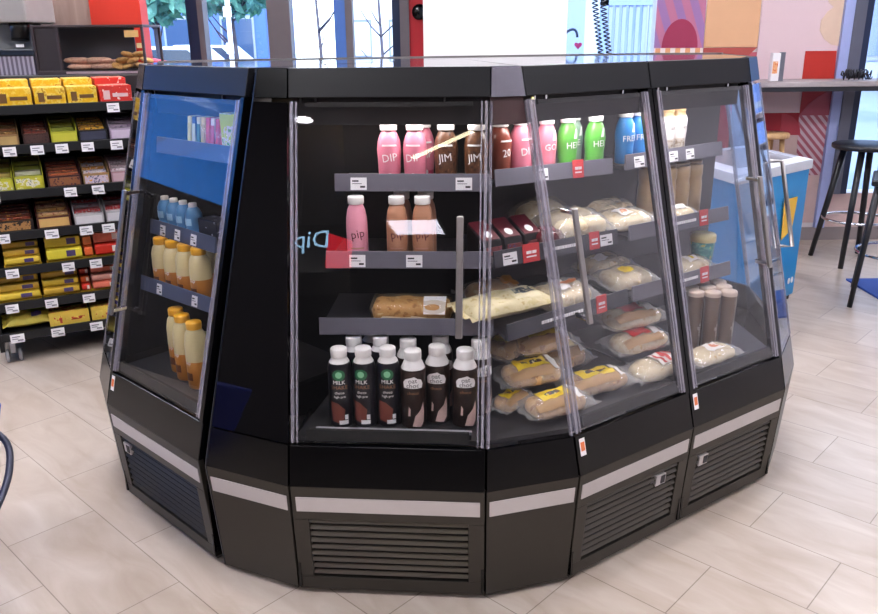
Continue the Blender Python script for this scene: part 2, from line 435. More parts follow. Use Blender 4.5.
# corner panels: flat trapezia between two cabinets, given by their left and right edges (plan position at top, fascia, ledge, waist, floor)
ZS = (1.432, 1.358, .472, .363, .02)
def edge(P, t, s):
    c, n = (math.cos(t), math.sin(t)), (-math.sin(t), math.cos(t)); out = []
    for z in ZS:
        o = S(z) if z >= .363 else Bo(z)
        out.append(Vector((P[0] + c[0] * s + n[0] * o, P[1] + c[1] * s + n[1] * o, z)))
    return out
def corner(label, Lf, Rt, pane, head, low, part='corner_panel', pane_edges=True, base=BRONZE, strip=True, header=None):
    org = Lf[4].copy(); org.z = 0
    r = thing('corner_panel', label, 'corner panel', org)
    def quad(i, j, off, th, f0=0., f1=1., u0=0., u1=1.):
        """slab between level i (upper) and j (lower); f0..f1 the share of height, u0..u1 of width"""
        A = Lf[i].lerp(Lf[j], f0); B = Rt[i].lerp(Rt[j], f0); C = Rt[i].lerp(Rt[j], f1); D = Lf[i].lerp(Lf[j], f1)
        A, B = A.lerp(B, u0), A.lerp(B, u1); D, C = D.lerp(C, u0), D.lerp(C, u1)
        n = (B - A).cross(D - A).normalized()
        if n.y > 0 and abs(n.y) > .2 or (abs(n.y) <= .2 and n.dot(Vector((A.x, A.y - 2.8, 0))) < 0): n = -n
        q = [p - n * off - org for p in (D, C, B, A)]; return q, n * -th
    def sl(name, m, i, j, off, th, par=r, **k):
        mb = MB(); q, v = quad(i, j, off, th, **k); mb.extr(q, v); return mb.build(name, m, par)
    e = dict(u0=.012, u1=.988)
    sl('fascia', head, 0, 1, 0, .018, **e)
    sl('lower_panel', low, 2, 3, 0, .018, **e)
    sl('base_panel', base, 3, 4, 0, .018, **e)
    if strip: sl('trim_strip', STRIP, 3, 4, -.002, .004, f0=.093, f1=.228, u0=.04, u1=.96)
    p = sl('pane', pane, 1, 2, .001, .006, f0=.012, f1=.995, **e)
    if pane_edges:
        for a, b in ((.012, .035), (.965, .988)): sl('pane_edge', EDGE, 1, 2, -.002, .014, p, f0=.012, f1=.995, u0=a, u1=b)
    if header: sl('header_panel', header, 1, 2, .012, .006, f0=0., f1=.075, u0=.03, u1=.97)
    mb = MB(); q = [Lf[4] - org, Rt[4] - org]; n = Vector((-(q[1] - q[0]).y, (q[1] - q[0]).x, 0)).normalized()
    if n.dot(Vector(CENTRE).to_3d() - Lf[4]) < 0: n = -n
    mb.prism([(p_.x, p_.y) for p_ in (q[0] + n * .05, q[1] + n * .05, q[1] * .8 + q[0] * .2 + n * .15, q[0] * .8 + q[1] * .2 + n * .15)], 0, .03); mb.build('plinth', DARK, r)
    c = Vector((CENTRE[0], CENTRE[1], 0)) - org
    A, B = Lf[0] - org, Rt[0] - org
    mb = MB(); k = .03
    A2, B2 = A.lerp(Vector((c.x, c.y, A.z)), k), B.lerp(Vector((c.x, c.y, A.z)), k)
    mb.prism([(A2.x, A2.y), (B2.x, B2.y), (c.x, c.y)], 1.418, 1.432); mb.build('top', DARKTOP, r)
    return r, org
eL1 = edge(PL, TL, WL + .038); eCF = edge(PF, TF, -.001)
eFC = edge(PF, TF, WF + .001); eCR = edge(PR, TR, -.001)
eRE = edge(PRR, TR, WR + .001)
r, g = corner('narrow dark glass corner panel between the juice cabinet and the front cabinet', eL1, eCF, DARKGLASS, BLACK, BLACK, pane_edges=False)
mb = MB(); q = [p - g for p in eL1]
d = Vector((math.sin(TL), -math.cos(TL), 0)) * -.06
for i, j in ((0, 1), (1, 2), (2, 3), (3, 4)):
    mb.extr([q[i], q[j], q[j] + d, q[i] + d], (-.004 * math.cos(TL), -.004 * math.sin(TL), 0))
mb.build('side_panel', plain('blue_black_side_panel', '23262E', .3, .3), r)
r, g = corner('narrow glass corner panel between the front cabinet and the bread cabinet', eFC, eCR, GLASS, plain('painted_reflection_fascia', 'A8A4B4', .22, .85, .12, 6), BLACK, header=plain('maroon_header', '3A1418', .5))  # fascia's lighter metal colour stands in for a bright reflection on it
mb = MB(); mb.prism([(p.x - g.x, p.y - g.y) for p in (eFC[2] + Vector((.0, .03, 0)), eCR[2] + Vector((-.005, .03, 0)), Vector((*VF, 0)) + Vector((.001, -.004, 0)))], .471, .485); mb.build('deck', DECK, r)
# far right: glass corner beyond the last cabinet, and the far end cabinet whose door handle sticks out
def away(E, ang, wW, wT):
    out = []
    for i, p in enumerate(E):
        w_ = wT + (wW - wT) * (1.432 - p.z) / 1.069 if p.z > .363 else wW - (.363 - p.z) * .05
        out.append(p + Vector((math.cos(ang), math.sin(ang), 0)) * w_)
    return out
eC3 = away(eRE, 1.06, .25, .17)
corner('glass corner panel at the right end of the fridge island', eRE, eC3, glass('side_glass', (.9, .93, .98), 1.7, 0.), FASCIA, BLACK, strip=False)
eR4 = away(eC3, 1.45, .62, .55)
r, g = corner('far right end of the fridge island, its steel door handle standing out past the corner', eC3, eR4, glass('side_glass', (.9, .93, .98)), FASCIA, BLACK, strip=False)
n = Vector((math.sin(1.45), -math.cos(1.45), 0))
a0 = eC3[1].lerp(eC3[2], .32).lerp(eR4[1].lerp(eR4[2], .32), .12) - g; a1 = eC3[1].lerp(eC3[2], .66).lerp(eR4[1].lerp(eR4[2], .66), .12) - g
mb = MB(); tv = Vector((math.cos(1.45), math.sin(1.45), 0))
mb.tube([a0 + n * .002, a0 + n * .06, a0 + n * .06 + (a1 - a0) * .5, a1 + n * .06, a1 + n * .002], .008, 8); mb.build('handle', STEEL, r)
# far left: glass corner and plain end
eL0 = edge(PL, TL, -.001)
eC0 = [p + Vector((math.cos(2.0416), math.sin(2.0416), 0)) * (.13 + .12 * min(1, (1.432 - p.z) / 1.069)) for p in eL0]
corner('narrow glass side panel at the left end of the fridge island', eC0, eL0, glass('side_glass_mirror', (.5, .5, .55), 2.2, 0.), BLACK, BLACK, strip=False)
# the rear run of the island (never faces the camera)
rt = [eR4[i] for i in range(5)]; lf = [eC0[i] + Vector((.0, .2, 0)) for i in range(5)]
b1 = [Vector((.9 + (1.432 - p.z) * .15, 3.5 + (1.432 - p.z) * .22, p.z)) for p in rt]
b2 = [Vector((-.75, 3.14 + (1.432 - p.z) * .22, p.z)) for p in rt]
rear = thing('display_fridge', 'rear side of the fridge island, seen only as the far edge of its top', 'display fridge', (0, 3.4, 0), 0, 'refrigerated cabinets of the island')
def rear_strip(name, m, i, j, only=None):
    mb = MB(); o_ = Vector((0, 3.4, 0))
    ch = [rt, b1, b2, lf, [p for p in eC0]]
    for n_, (A, B) in enumerate(zip(ch, ch[1:])):
        if only is not None and n_ not in only: continue
        q = [A[i] - o_, B[i] - o_, B[j] - o_, A[j] - o_]
        nn = (q[1] - q[0]).cross(q[3] - q[0]).normalized()
        if nn.dot(q[0] + o_ - Vector((0, 2.8, .9))) < 0: nn = -nn
        mb.extr(q, nn * -.015)
    mb.build(name, m, rear)
rear_strip('fascia', FASCIA, 0, 1); rear_strip('rear_panel', BLACK, 1, 2, (1, 2, 3)); rear_strip('pane', glass('side_glass', (.9, .93, .98)), 1, 2, (0,)); rear_strip('lower_panel', BLACK, 2, 3); rear_strip('base_panel', BRONZE, 3, 4)
mb = MB(); mb.prism([(p.x, p.y - 3.4) for p in (eR4[0], b1[0], b2[0], lf[0], eC0[0] + Vector((.02, .02, 0)))] + [(CENTRE[0], CENTRE[1] - 3.4 + .002)], 1.418, 1.432); mb.build('top', DARKTOP, rear)
mb = MB()
for A, B in ((b1[0], b2[0]), (b2[0], lf[0]), (eR4[0], b1[0])):
    A_, B_ = A - Vector((0, 3.4, 0)), B - Vector((0, 3.4, 0))
    mb.extr([A_, B_, B_ + Vector((0, 0, .004)), A_ + Vector((0, 0, .004))], (0, -.01, 0))
mb.build('top_rail', STEEL, rear)
mb = MB(); mb.box(-.68, .82, 3.03 - 3.4, 3.2 - 3.4, .02, 1.41); mb.build('core', INBLACK, rear)

# ------------------------------------------------------------------ shelves
def frame(A, B):
    t = math.atan2(B[1] - A[1], B[0] - A[0]); return t, math.hypot(B[0] - A[0], B[1] - A[1])
SH = {}
def shelf(key, label, zr, A, B, depth, tags, rail=RAIL, reds=(), cut=(0, 0), marks=()):
    t, L = frame(A, B)
    r = thing('fridge_shelf', label, 'shelf', (A[0], A[1], zr - .035), t, 'shelves in the fridge island')
    mb = MB(); mb.prism([(0, .006), (L, .006), (L - cut[1], depth), (cut[0], depth)], -.012, 0); mb.build('board', plain('smoked_shelf_board', '26252B', .4), r)
    mb = MB(); mb.hexa([(0, -.006, -.012), (L, -.006, -.012), (L, .004, -.012), (0, .004, -.012), (0, .002, .035), (L, .002, .035), (L, .006, .035), (0, .006, .035)])
    ra = mb.build('price_rail', rail, r, .001)
    for s, w in tags:
        mb = MB(); mb.hexa([(s, -.0065, -.008), (s + w, -.0065, -.008), (s + w, -.0045, -.008), (s, -.0045, -.008), (s, .0005, .026), (s + w, .0005, .026), (s + w, .002, .026), (s, .002, .026)])
        for a, b, z0, z1 in ((.1, .5, .014, .018), (.1, .7, .008, .0095), (.6, .9, -.002, .003)):
            y = -.0068 + .0075 * (z0 + .008) / .034
            mb.box(s + w * a, s + w * b, y - .0006, y + .001, z0, z1, 1)
        mb.build('price_tag', [WHITEC, INK], ra)
    for s, w in reds:
        mb = MB(); mb.hexa([(s, -.0075, -.012), (s + w, -.0075, -.012), (s + w, -.005, -.012), (s, -.005, -.012), (s, .0, .04), (s + w, .0, .04), (s + w, .002, .04), (s, .002, .04)])
        for a, b, z0, z1 in ((.2, .5, .012, .02), (.55, .8, .012, .02), (.2, .8, .002, .006)):
            y = -.0072 + .0075 * (z0 + .012) / .052
            mb.box(s + w * a, s + w * b, y - .001, y + .001, z0, z1, 1)
        mb.build('promotion_tag', [REDC, WHITEC], ra)
    for s, w in marks:
        mb = MB(); x = s
        while x < s + w:
            k = random.uniform(.004, .011); y = -.0035
            mb.box(x, x + k, y - .001, y + .001, .008, .017); x += k + .003
        mb.build('rail_print', WHITEC, ra)
    SH[key] = (A, t, zr - .035)
shelf('F1', 'top shelf of the front cabinet, carrying pink and brown shake bottles', 1.15, (-.285, 2.215), (.140, 2.185), .24, [(.045, .045), (.335, .045)])
shelf('F2', 'second shelf of the front cabinet, under the three smooth shake bottles', .945, (-.313, 2.16), (.138, 2.135), .3, [(.066, .045), (.224, .045)])
shelf('F3', 'third shelf of the front cabinet, under the wrapped loaf', .767, (-.335, 2.11), (.150, 2.085), .34, [])
shelf('A1', 'top shelf of the bread cabinet, carrying pink and green bottles', 1.15, (.160, 2.255), (.535, 2.466), .2, [(.15, .035)], reds=[(.275, .04)], cut=(.06, -.06))
shelf('B1', 'top right shelf behind the rightmost doors, carrying blue bottles', 1.15, (.589, 2.528), (1.0, 2.85), .2, [(.04, .05), (.22, .045), (.31, .045)], cut=(0, .0))
shelf('A2', 'second shelf of the bread cabinet, with dark red packs and bread bags', .945, (.152, 2.133), (.548, 2.395), .34, [(.03, .05), (.40, .05)], rail=RAILD, reds=[(.10, .06), (.355, .04)], cut=(.13, 0), marks=[(.21, .1)])
shelf('B2', 'second right shelf behind the rightmost door, with tan bottles', .945, (.593, 2.434), (1.0, 2.725), .28, [], rail=RAIL, reds=[(.34, .045)], marks=[(.17, .15)])
shelf('A3', 'third shelf of the bread cabinet, with the yellow printed bread pouch', .767, (.183, 2.036), (.58, 2.351), .4, [], rail=RAILD, reds=[(.36, .045)], cut=(.16, 0), marks=[(.13, .17)])
shelf('B3', 'third right shelf behind the rightmost door, with bread bags and a teal cup', .767, (.6, 2.37), (1.003, 2.661), .32, [], rail=RAIL, reds=[(.33, .045)], marks=[(.15, .16)])
BLUER = plain('blue_grey_price_rail', '47506A', .3)
shelf('L1', 'top shelf of the juice cabinet, carrying thin drink sachets', 1.225, (-.86, 2.50), (-.555, 2.225), .16, [], rail=BLUER)
shelf('L2', 'second shelf of the juice cabinet, with small water bottles', .945, (-.955, 2.62), (-.665, 2.335), .2, [(.07, .034), (.165, .034), (.265, .034)], rail=BLUER)
shelf('L3', 'third shelf of the juice cabinet, under the upper row of juice bottles', .767, (-.99, 2.565), (-.66, 2.28), .22, [(.1, .03), (.3, .03)], rail=BLUER)

# ------------------------------------------------------------------ bottles
def bottle(name, label, cat, group, prof, mats, cap, capm, text=(), discs=(), blobs=(), seg=24):
    r = thing(name, label, cat, group=group)
    MB().lathe(prof, seg).build('body', mats, r, smooth=True)
    cr, c0, c1 = cap
    MB().lathe([(0, c0), (cr * .97, c0), (cr, c0 + .002), (cr, c1 - .003), (cr * .93, c1), (0, c1)], 20).build('cap', capm, r, smooth=False)
    if text:
        for s, size, rr, z, m, ang, tilt in text:
            mb = MB(); wrap_text(mb, s, size, rr + .0006, z, ang, 0, tilt); mb.build('lettering', m, r)
    for rr, z, rad, m, ang, sq in discs:
        mb = MB(); disc(mb, rr + .0008, z, rad, ang, 14, sq); mb.build('badge', m, r)
    for rr, pts, m in blobs:
        mb = MB(); blob(mb, rr + .0007, pts); mb.build('label_picture', m, r)
    return r
C = lambda n, c, **k: plain(n, c, k.pop('rough', .3), **k)
PINK = C('pink_shake', 'D87C92'); PINKD = C('deep_pink', 'B8325E'); PINKL = C('pale_pink_shake', 'E99BB0'); LATTE = C('latte_shake', 'B98468')
BROWN = blotch('brown_marbled_sleeve', ['3A2218', '5C3A26', '8A6548'], 60); RUST = C('rust_brown_sleeve', '7A3A2C')
WHITEL = C('white_print', 'F2EEF0', rough=.5); MAROON = C('maroon_print', '5A1A2C', rough=.5)
GREEN = C('green_sleeve', '55A23C'); GREEND = C('grey_green_sleeve', '7F9A86'); BLUE = C('blue_sleeve', '2079C0'); PALEBL = C('pale_blue_print', '9CC8E6')

def shake(label, group, body, low, letters, lettm, badge=True):
    prof = [(0, 0), (.027, 0), (.029, .003, 1), (.0305, .03, 1), (.031, .036), (.032, .07), (.0335, .095), (.031, .118), (.026, .133), (.021, .143), (.019, .146), (.019, .15)]
    tx = [(letters, .030, .0325, .075, lettm, 0, .12)]
    ds = [(.0312, .026, .008, WHITEL, 0, 1), (.0312, .026, .0045, INK, 0, 1)] if badge else []
    ds = [ds[0]] if ds else []
    bl = [(.0335, [(-.022, .107), (.022, .107), (.02, .112), (-.02, .112)], lettm)]
    return bottle('shake_bottle', label, 'bottle', group, prof, [body, low], (.0235, .148, .168), WHITEP, tx, ds, bl)
def smooth_shake(label, group, body):
    prof = [(0, 0), (.028, 0), (.030, .003), (.030, .10), (.029, .12), (.025, .142), (.021, .152), (.019, .156), (.019, .16)]
    return bottle('shake_bottle', label, 'bottle', group, prof, [body], (.0225, .159, .181), WHITEP, [('pip', .034, .030, .078, MAROON, .1, .15)], [], [(.030, [(-.02, .036), (.02, .036), (.02, .04), (-.02, .04)], C('soft_print', 'C89080'))])
def tall_base(label, group, kind):
    if kind == 'green':
        SL = C('navy_black_sleeve', '15141C')
        prof = [(0, 0), (.030, 0), (.0325, .004, 0), (.0325, .164, 0), (.0315, .176, 0), (.028, .187, 0), (.0245, .193, 1), (.021, .199, 1), (.021, .203, 1)]
        gr = C('emblem_green', '1F6A45')
        tx = [('MILK', .016, .0325, .136, WHITEL, 0, 0), ('SHAKE', .016, .0325, .121, C('bronze_print', '9A6A4C'), 0, 0), ('choco', .011, .0325, .106, WHITEL, 0, 0), ('high pro', .010, .0325, .094, WHITEL, 0, 0)]
        cup = [(-.026, .022), (.008, .012), (.014, .055), (-.005, .075), (-.028, .08)]
        br = C('chocolate_picture', '7A4238')
        return bottle('milk_drink_bottle', label, 'bottle', group, prof, [SL, WHITEP], (.0225, .202, .226), WHITEP, tx,
                      [(.0330, .158, .018, gr, 0, .9), (.0338, .159, .0095, C('emblem_light_green', '7FC69A'), 0, 1)],
                      [(.0325, cup, br), (.0328, [(-.004, .012), (.022, .012), (.022, .024), (-.004, .024)], WHITEL), (.0328, [(.012, .026), (.022, .026), (.022, .04), (.012, .04)], WHITEL)])
    SL = blotch('dark_chocolate_sleeve', ['221511', '2C1C17', '35231C'], 40)
    prof = [(0, 0), (.030, 0), (.034, .004, 0), (.0345, .160, 0), (.033, .172, 0), (.0305, .178, 1), (.026, .188, 1), (.0225, .195, 1), (.0225, .198, 1)]
    cloud = [(x * 1.1, z + .018) for x, z in [(-.024, .104), (.024, .104), (.027, .116), (.022, .128), (.012, .132), (.004, .138), (-.008, .134), (-.018, .13), (-.026, .12)]]
    splash = [(-.002, .01), (.022, .006), (.032, .02), (.034, .05), (.031, .08), (.022, .058), (.006, .04)]
    drop = [(-.014, .04), (-.008, .04), (-.007, .06), (-.012, .068)]
    return bottle('milk_drink_bottle', label, 'bottle', group, prof, [SL, WHITEP], (.0235, .197, .222), WHITEP,
                  [('oat', .019, .0356, .144, INK, 0, .05), ('choc', .019, .0356, .130, INK, 0, .05), ('choco', .013, .0346, .108, C('bronze_print', '9A6A4C'), 0, 0)], [],
                  [(.0346, cloud, WHITEL), (.0346, splash, C('cream_picture', 'D8B8B0')), (.0346, drop, C('cream_picture', 'D8B8B0'))])
def kefir(label, group, body, low, letters, wht=True):
    prof = [(0, 0), (.026, 0), (.029, .003, 1), (.029, .05, 1), (.0285, .052), (.031, .075), (.032, .095), (.029, .115), (.024, .132), (.019, .142), (.019, .146)]
    bl = [(.0305, [(0, .1), (.014, .1), (.012, .125), (.006, .13)], WHITEL)] if wht else []
    return bottle('yoghurt_drink_bottle', label, 'bottle', group, prof, [body, low], (.0225, .145, .165), WHITEP, [(letters, .026, .0322, .08, WHITEL, -.15, .05)], [], bl)
def coffee_bottle(label, group):
    prof = [(0, 0), (.026, 0), (.028, .003), (.028, .06), (.03, .08, 1), (.0305, .12, 1), (.026, .133, 1), (.023, .137, 2), (.022, .15, 2)]
    return bottle('coffee_bottle', label, 'bottle', group, prof, [blotch('coffee_print', ['8A755E', 'C9BFB4', '5A4636'], 70), C('white_sleeve', 'DAD4D2'), C('tan_neck', 'A8895E')], (.0235, .149, .175), C('tan_cap', 'C8A878'),
                  [('lait', .02, .0306, .098, INK, 0, 0)], [])
def juice(label, group, tall=True, red=False):
    h = 1. if tall else .76
    AMB = C('red_amber_juice' if red else 'amber_juice', 'B0542C' if red else 'C8802C'); PALE = C('pale_cloudy_juice', 'D8C898')
    prof = [(0, 0), (.030, 0), (.034, .006), (.0345, .09 * h), (.0345, .1 * h, 1), (.0335, .15 * h, 1), (.029, .175 * h, 1), (.022, .188 * h, 1), (.02, .192 * h, 1)]
    return bottle('juice_bottle', label, 'bottle', group, prof, [AMB, PALE], (.0235, .19 * h, .19 * h + .022), C('yellow_cap', 'E8A81C'), [('sap', .018, .0346, .088 * h, WHITEL, 0, 0)], [],
                  [(.0347, [(-.014, .03 * h), (.014, .03 * h), (.014, .055 * h), (-.014, .055 * h)], C('brown_print', '6A3A1C'))])
def cup(label, group):
    prof = [(0, 0), (.022, 0), (.0235, .003), (.0258, .2), (.0265, .203, 1), (.0265, .213, 1), (.024, .216, 1), (0, .216, 1)]
    r = thing('coffee_cup', label, 'cup', group=group)
    MB().lathe(prof, 24).build('body', [C('coffee_brown_sleeve', '5E4838', var=.12), C('tan_foil', 'C8B4A4')], r, smooth=False)
    mb = MB(); wrap_text(mb, 'caffe', .026, .025, .085, .0, 0, PI / 2); mb.build('lettering', C('cup_print', 'C8BEB8'), r)
    return r
def tan_bottle(label, group):
    prof = [(0, 0), (.03, 0), (.034, .004), (.034, .1), (.031, .115), (.031, .125), (.033, .13), (.033, .165), (0, .168)]
    r = thing('tan_bottle', label, 'bottle', group=group)
    MB().lathe(prof, 22).build('body', C('tan_sleeve', 'B89A70', var=.06), r, smooth=True)
    MB().lathe([(0, .168), (.029, .168), (.029, .18), (0, .18)], 20).build('cap', C('brown_cap', '8A7050'), r)
    return r
def put(o, key, s, y, rz=0, dz=0.):
    A, t, z = SH[key]
    o.location = (A[0] + math.cos(t) * s - math.sin(t) * y, A[1] + math.sin(t) * s + math.cos(t) * y, z + dz); o.rotation_euler = (0, 0, t + rz)
    return o
def put_abs(o, x, y, z, rz): o.location = (x, y, z); o.rotation_euler = (0, 0, rz); return o
def again(o, label): c = copy_tree(o); c['label'] = label; return c

G1 = 'shake bottles on the top shelf of the front cabinet'
p0 = put(shake('pink shake bottle at the left end of the top shelf, white lettering', G1, PINK, PINKD, 'DIP', WHITEL), 'F1', .148, .05, .15)
put(again(p0, 'second pink shake bottle on the top shelf, touching the first pink one'), 'F1', .220, .05, -.1)
put(again(p0, 'pink shake bottle half hidden behind the second pink one on the top shelf'), 'F1', .236, .12, .3)
p1 = put(shake('brown marbled shake bottle just right of the pink pair on the top shelf', G1, BROWN, BROWN, 'JIM', WHITEL, False), 'F1', .306, .05, 0)
put(again(p1, 'second brown marbled shake bottle, at the right edge of the front door'), 'F1', .389, .05, -.1)
for o in (p1,):
    pass
p2 = put(shake('rust brown shake bottle behind the narrow corner glass', G1, RUST, RUST, '20', WHITEL, False), 'A1', .05, .05, .1)
p3 = put(again(p0, 'pink shake bottle behind the narrow corner glass, right of the rust brown one'), 'A1', .122, .05, .1)
G2 = 'smooth shake bottles on the second shelf of the front cabinet'
q0 = put(smooth_shake('pale pink smooth shake bottle standing alone on the second shelf', G2, PINKL), 'F2', .083, .05, .1)
q1 = put(smooth_shake('tan smooth shake bottle in the middle of the second shelf', G2, LATTE), 'F2', .196, .05, 0)
put(again(q1, 'tan smooth shake bottle nearest the handle of the front cabinet'), 'F2', .268, .05, -.1)
put(again(q1, 'tan smooth shake bottle hidden behind the middle tan bottle, only its cap showing'), 'F2', .203, .125, 0)
put(again(q1, 'tan smooth shake bottle hidden behind the tan bottle nearest the handle'), 'F2', .272, .125, 0)
G3 = 'dark bottles with green emblems on the floor of the front cabinet'
G4 = 'dark chocolate bottles with a white cloud on the floor of the front cabinet'
SH['FD'] = ((-.33, 1.992), -.0228, .485)
b0 = put(tall_base('dark bottle with green emblem, first from the left in the front row', G3, 'green'), 'FD', .056, .035, .05)
put(again(b0, 'dark bottle with green emblem, second from the left in the front row'), 'FD', .122, .038, -.15)
put(again(b0, 'dark bottle with green emblem, third from the left in the front row'), 'FD', .188, .04, 0)
put(again(b0, 'dark bottle peeking out behind the first and second green-emblem bottles'), 'FD', .086, .125, .4)
put(again(b0, 'dark bottle peeking out behind the second and third green-emblem bottles'), 'FD', .162, .125, .3)
put(again(b0, 'dark bottle in the back row, hidden behind the second green-emblem bottle'), 'FD', .130, .2, .3)
c0 = put(tall_base('chocolate bottle with white cloud, just right of the green-emblem bottles', G4, 'cloud'), 'FD', .257, .03, 0)
put(again(c0, 'chocolate bottle with white cloud, middle of the three in front'), 'FD', .322, .062, -.1)
put(again(c0, 'chocolate bottle with white cloud, nearest the right door edge'), 'FD', .398, .035, .05)
put(again(c0, 'white-capped bottle peeking out left of the first white cloud bottle'), 'FD', .240, .115, .5)
put(again(c0, 'white-capped bottle peeking out above the middle white cloud bottle'), 'FD', .330, .15, .5)
put(again(c0, 'white-capped bottle peeking out behind the white cloud bottle by the door edge'), 'FD', .440, .11, .5)
G5 = 'yoghurt drinks on the top shelf of the bread cabinet'
k0 = put(kefir('pink yoghurt bottle, leftmost behind the bread cabinet door', G5, C('rose_sleeve', 'D0788A'), C('rose_sleeve', 'D0788A'), 'GO'), 'A1', .214, .05, 0)
put(again(k0, 'pink yoghurt bottle partly behind the left edge of the bread cabinet door'), 'A1', .175, .11, 0)
k1 = put(kefir('bright green yoghurt bottle right of the pink one', G5, GREEN, GREEN, 'HEI'), 'A1', .292, .05, 0)
put(kefir('grey green yoghurt bottle between the two bright green ones', G5, GREEND, GREEND, 'JE', True), 'A1', .352, .10, 0)
put(again(k1, 'bright green yoghurt bottle at the right end of its shelf'), 'A1', .388, .038, -.1)
k2 = put(kefir('blue yoghurt bottle, left one of the blue pair', G5, BLUE, BLUE, 'FREE'), 'B1', .05, .05, -.1)
put(again(k2, 'blue yoghurt bottle, right one of the blue pair'), 'B1', .117, .05, -.1)
G6 = 'coffee bottles on the top shelf behind the rightmost door'
m0 = put(coffee_bottle('white and brown coffee bottle with tan cap, left one of the pair', G6), 'B1', .262, .05, -.1)
put(again(m0, 'white and brown coffee bottle with tan cap, right one of the pair'), 'B1', .325, .05, -.1)
G7 = 'tan bottles on the second shelf behind the rightmost door'
t0 = tan_bottle('plain tan bottle, first from the left behind the rightmost door', G7); put(t0, 'B2', .262, .16)
for s, l in ((.334, 'plain tan bottle, second from the left behind the rightmost door'), (.406, 'plain tan bottle, third from the left behind the rightmost door'), (.474, 'plain tan bottle, fourth and last behind the rightmost door')):
    put(again(t0, l), 'B2', s, .14)
G8 = 'coffee cups on the floor of the rightmost cabinet'
cups = [(.852, 2.535, 'brown coffee cup at the front left of the cup cluster'), (.852, 2.595, 'brown coffee cup behind the front left cup of the cluster'),
        (.906, 2.528, 'brown coffee cup in the middle of the front of the cup cluster'), (.962, 2.535, 'brown coffee cup at the front right of the cup cluster'),
        (.908, 2.588, 'brown coffee cup in the middle of the cup cluster'), (.964, 2.592, 'brown coffee cup behind the front right cup of the cluster'),
        (.906, 2.648, 'brown coffee cup at the back of the cup cluster, middle'), (.964, 2.65, 'brown coffee cup at the back right of the cup cluster')]
u0 = None
for x, y, l in cups:
    o = cup(l, G8) if u0 is None else again(u0, l); u0 = u0 or o
    put_abs(o, x, y, .485, TR + .1)
G9 = 'juice bottles in the left cabinet'
SH['LD'] = ((-.87, 2.385), -.7589, .485)
j0 = put(juice('amber juice bottle, left one of the three on the cabinet floor', G9), 'LD', -.005, .05, .1)
put(again(j0, 'amber juice bottle, middle one of the three on the cabinet floor'), 'LD', .068, .03, .1)
put(again(j0, 'amber juice bottle nearest the cabinet frame on the cabinet floor'), 'LD', .155, .02, .1)
put(again(j0, 'juice bottle behind the one nearest the frame, only its yellow cap showing'), 'LD', .172, .1, .1)
j1 = put(juice('short pale juice bottle, first on the third shelf of the left cabinet', G9, False), 'L3', .075, .045, .1)
for s, y, l in ((.145, .045, 'second'), (.215, .045, 'third'), (.290, .045, 'fourth'), (.11, .12, 'first, in the back row,'), (.18, .12, 'second, in the back row,'), (.25, .12, 'third, in the back row,')):
    put(again(j1, 'short pale juice bottle, %s on the left cabinet third shelf' % l), 'L3', s, y, .1)
# small waters on the second shelf of the left cabinet, sachets above, lime tubs at the lower left
def water(label, group):
    W_ = C('blue_water', '4E86B8'); 
    prof = [(0, 0), (.024, 0), (.026, .003), (.026, .03), (.024, .034), (.026, .038), (.026, .075), (.02, .09), (.013, .098)]
    return bottle('water_bottle', label, 'bottle', group, prof, [W_], (.013, .097, .11), WHITEP, [], [], [(.0262, [(-.02, .042), (.02, .042), (.02, .064), (-.02, .064)], PALEBL)], 18)
w0 = put(water('small blue water bottle, first on the second shelf of the left cabinet', 'small water bottles'), 'L2', .04, .04)
for s, l in ((.1, 'second'), (.16, 'third'), (.22, 'fourth')):
    put(again(w0, 'small blue water bottle, %s on the second shelf of the left cabinet' % l), 'L2', s, .04)
mb = MB(); mb.box(.0, .11, 0, .06, 0, .07)
o = mb.build('snack_box', [blotch('navy_white_print', ['101626', '101626', 'C8CCD8'], 22)], None, .003); put(tag(o, 'dark box with white print at the right end of the water bottle shelf', 'box'), 'L2', .26, .03)
cols = [('E0D890', 'D8C860'), ('3A4E6E', 'C8C8A0'), ('D8D0A0', '4A6A3A'), ('D8C070', 'B8A050'), ('C83A2C', 'D84A30'), ('D8D0C0', 'C0392B'), ('C84828', 'C0392B')]
for i, (a, b) in enumerate(cols):
    r = thing('drink_sachet', 'thin upright sachet, number %s from the left on the juice cabinet top shelf' % ('one two three four five six seven'.split()[i]), 'sachet', group='thin sachets on the top shelf')
    mb = MB(); mb.hexa([(0, 0, 0), (.018, 0, 0), (.018, .06, 0), (0, .06, 0), (-.006, .012, .1), (.012, .012, .1), (.012, .06, .1), (-.006, .06, .1)]); mb.build('pouch', plain('sachet_ink_%d' % i, a, .35), r, .002)
    mb = MB(); mb.hexa([(.001, -.001, .02), (.017, -.001, .02), (.017, .01, .02), (.001, .01, .02), (-.003, .0085, .08), (.012, .0085, .08), (.012, .02, .08), (-.003, .02, .08)]); mb.build('print', plain('sachet_print_%d' % i, b, .35), r)
    put(r, 'L1', .125 + .0245 * i, .03)
r = thing('lime_snack_box', 'lime green carton with a green leaf print beside the thin sachets', 'box')
mb = MB(); mb.box(0, .085, 0, .06, 0, .118); mb.build('carton', blotch('lime_leaf_print', ['B8C828', 'B8C828', 'D8D0C8', '4E9A2C'], 24), r, .002)
mb = MB(); mb.box(.002, .083, -.001, 0, .085, .116); mb.build('front_label', plain('lime_ink', 'B4C428', .4), r); put(r, 'L1', .305, .03)
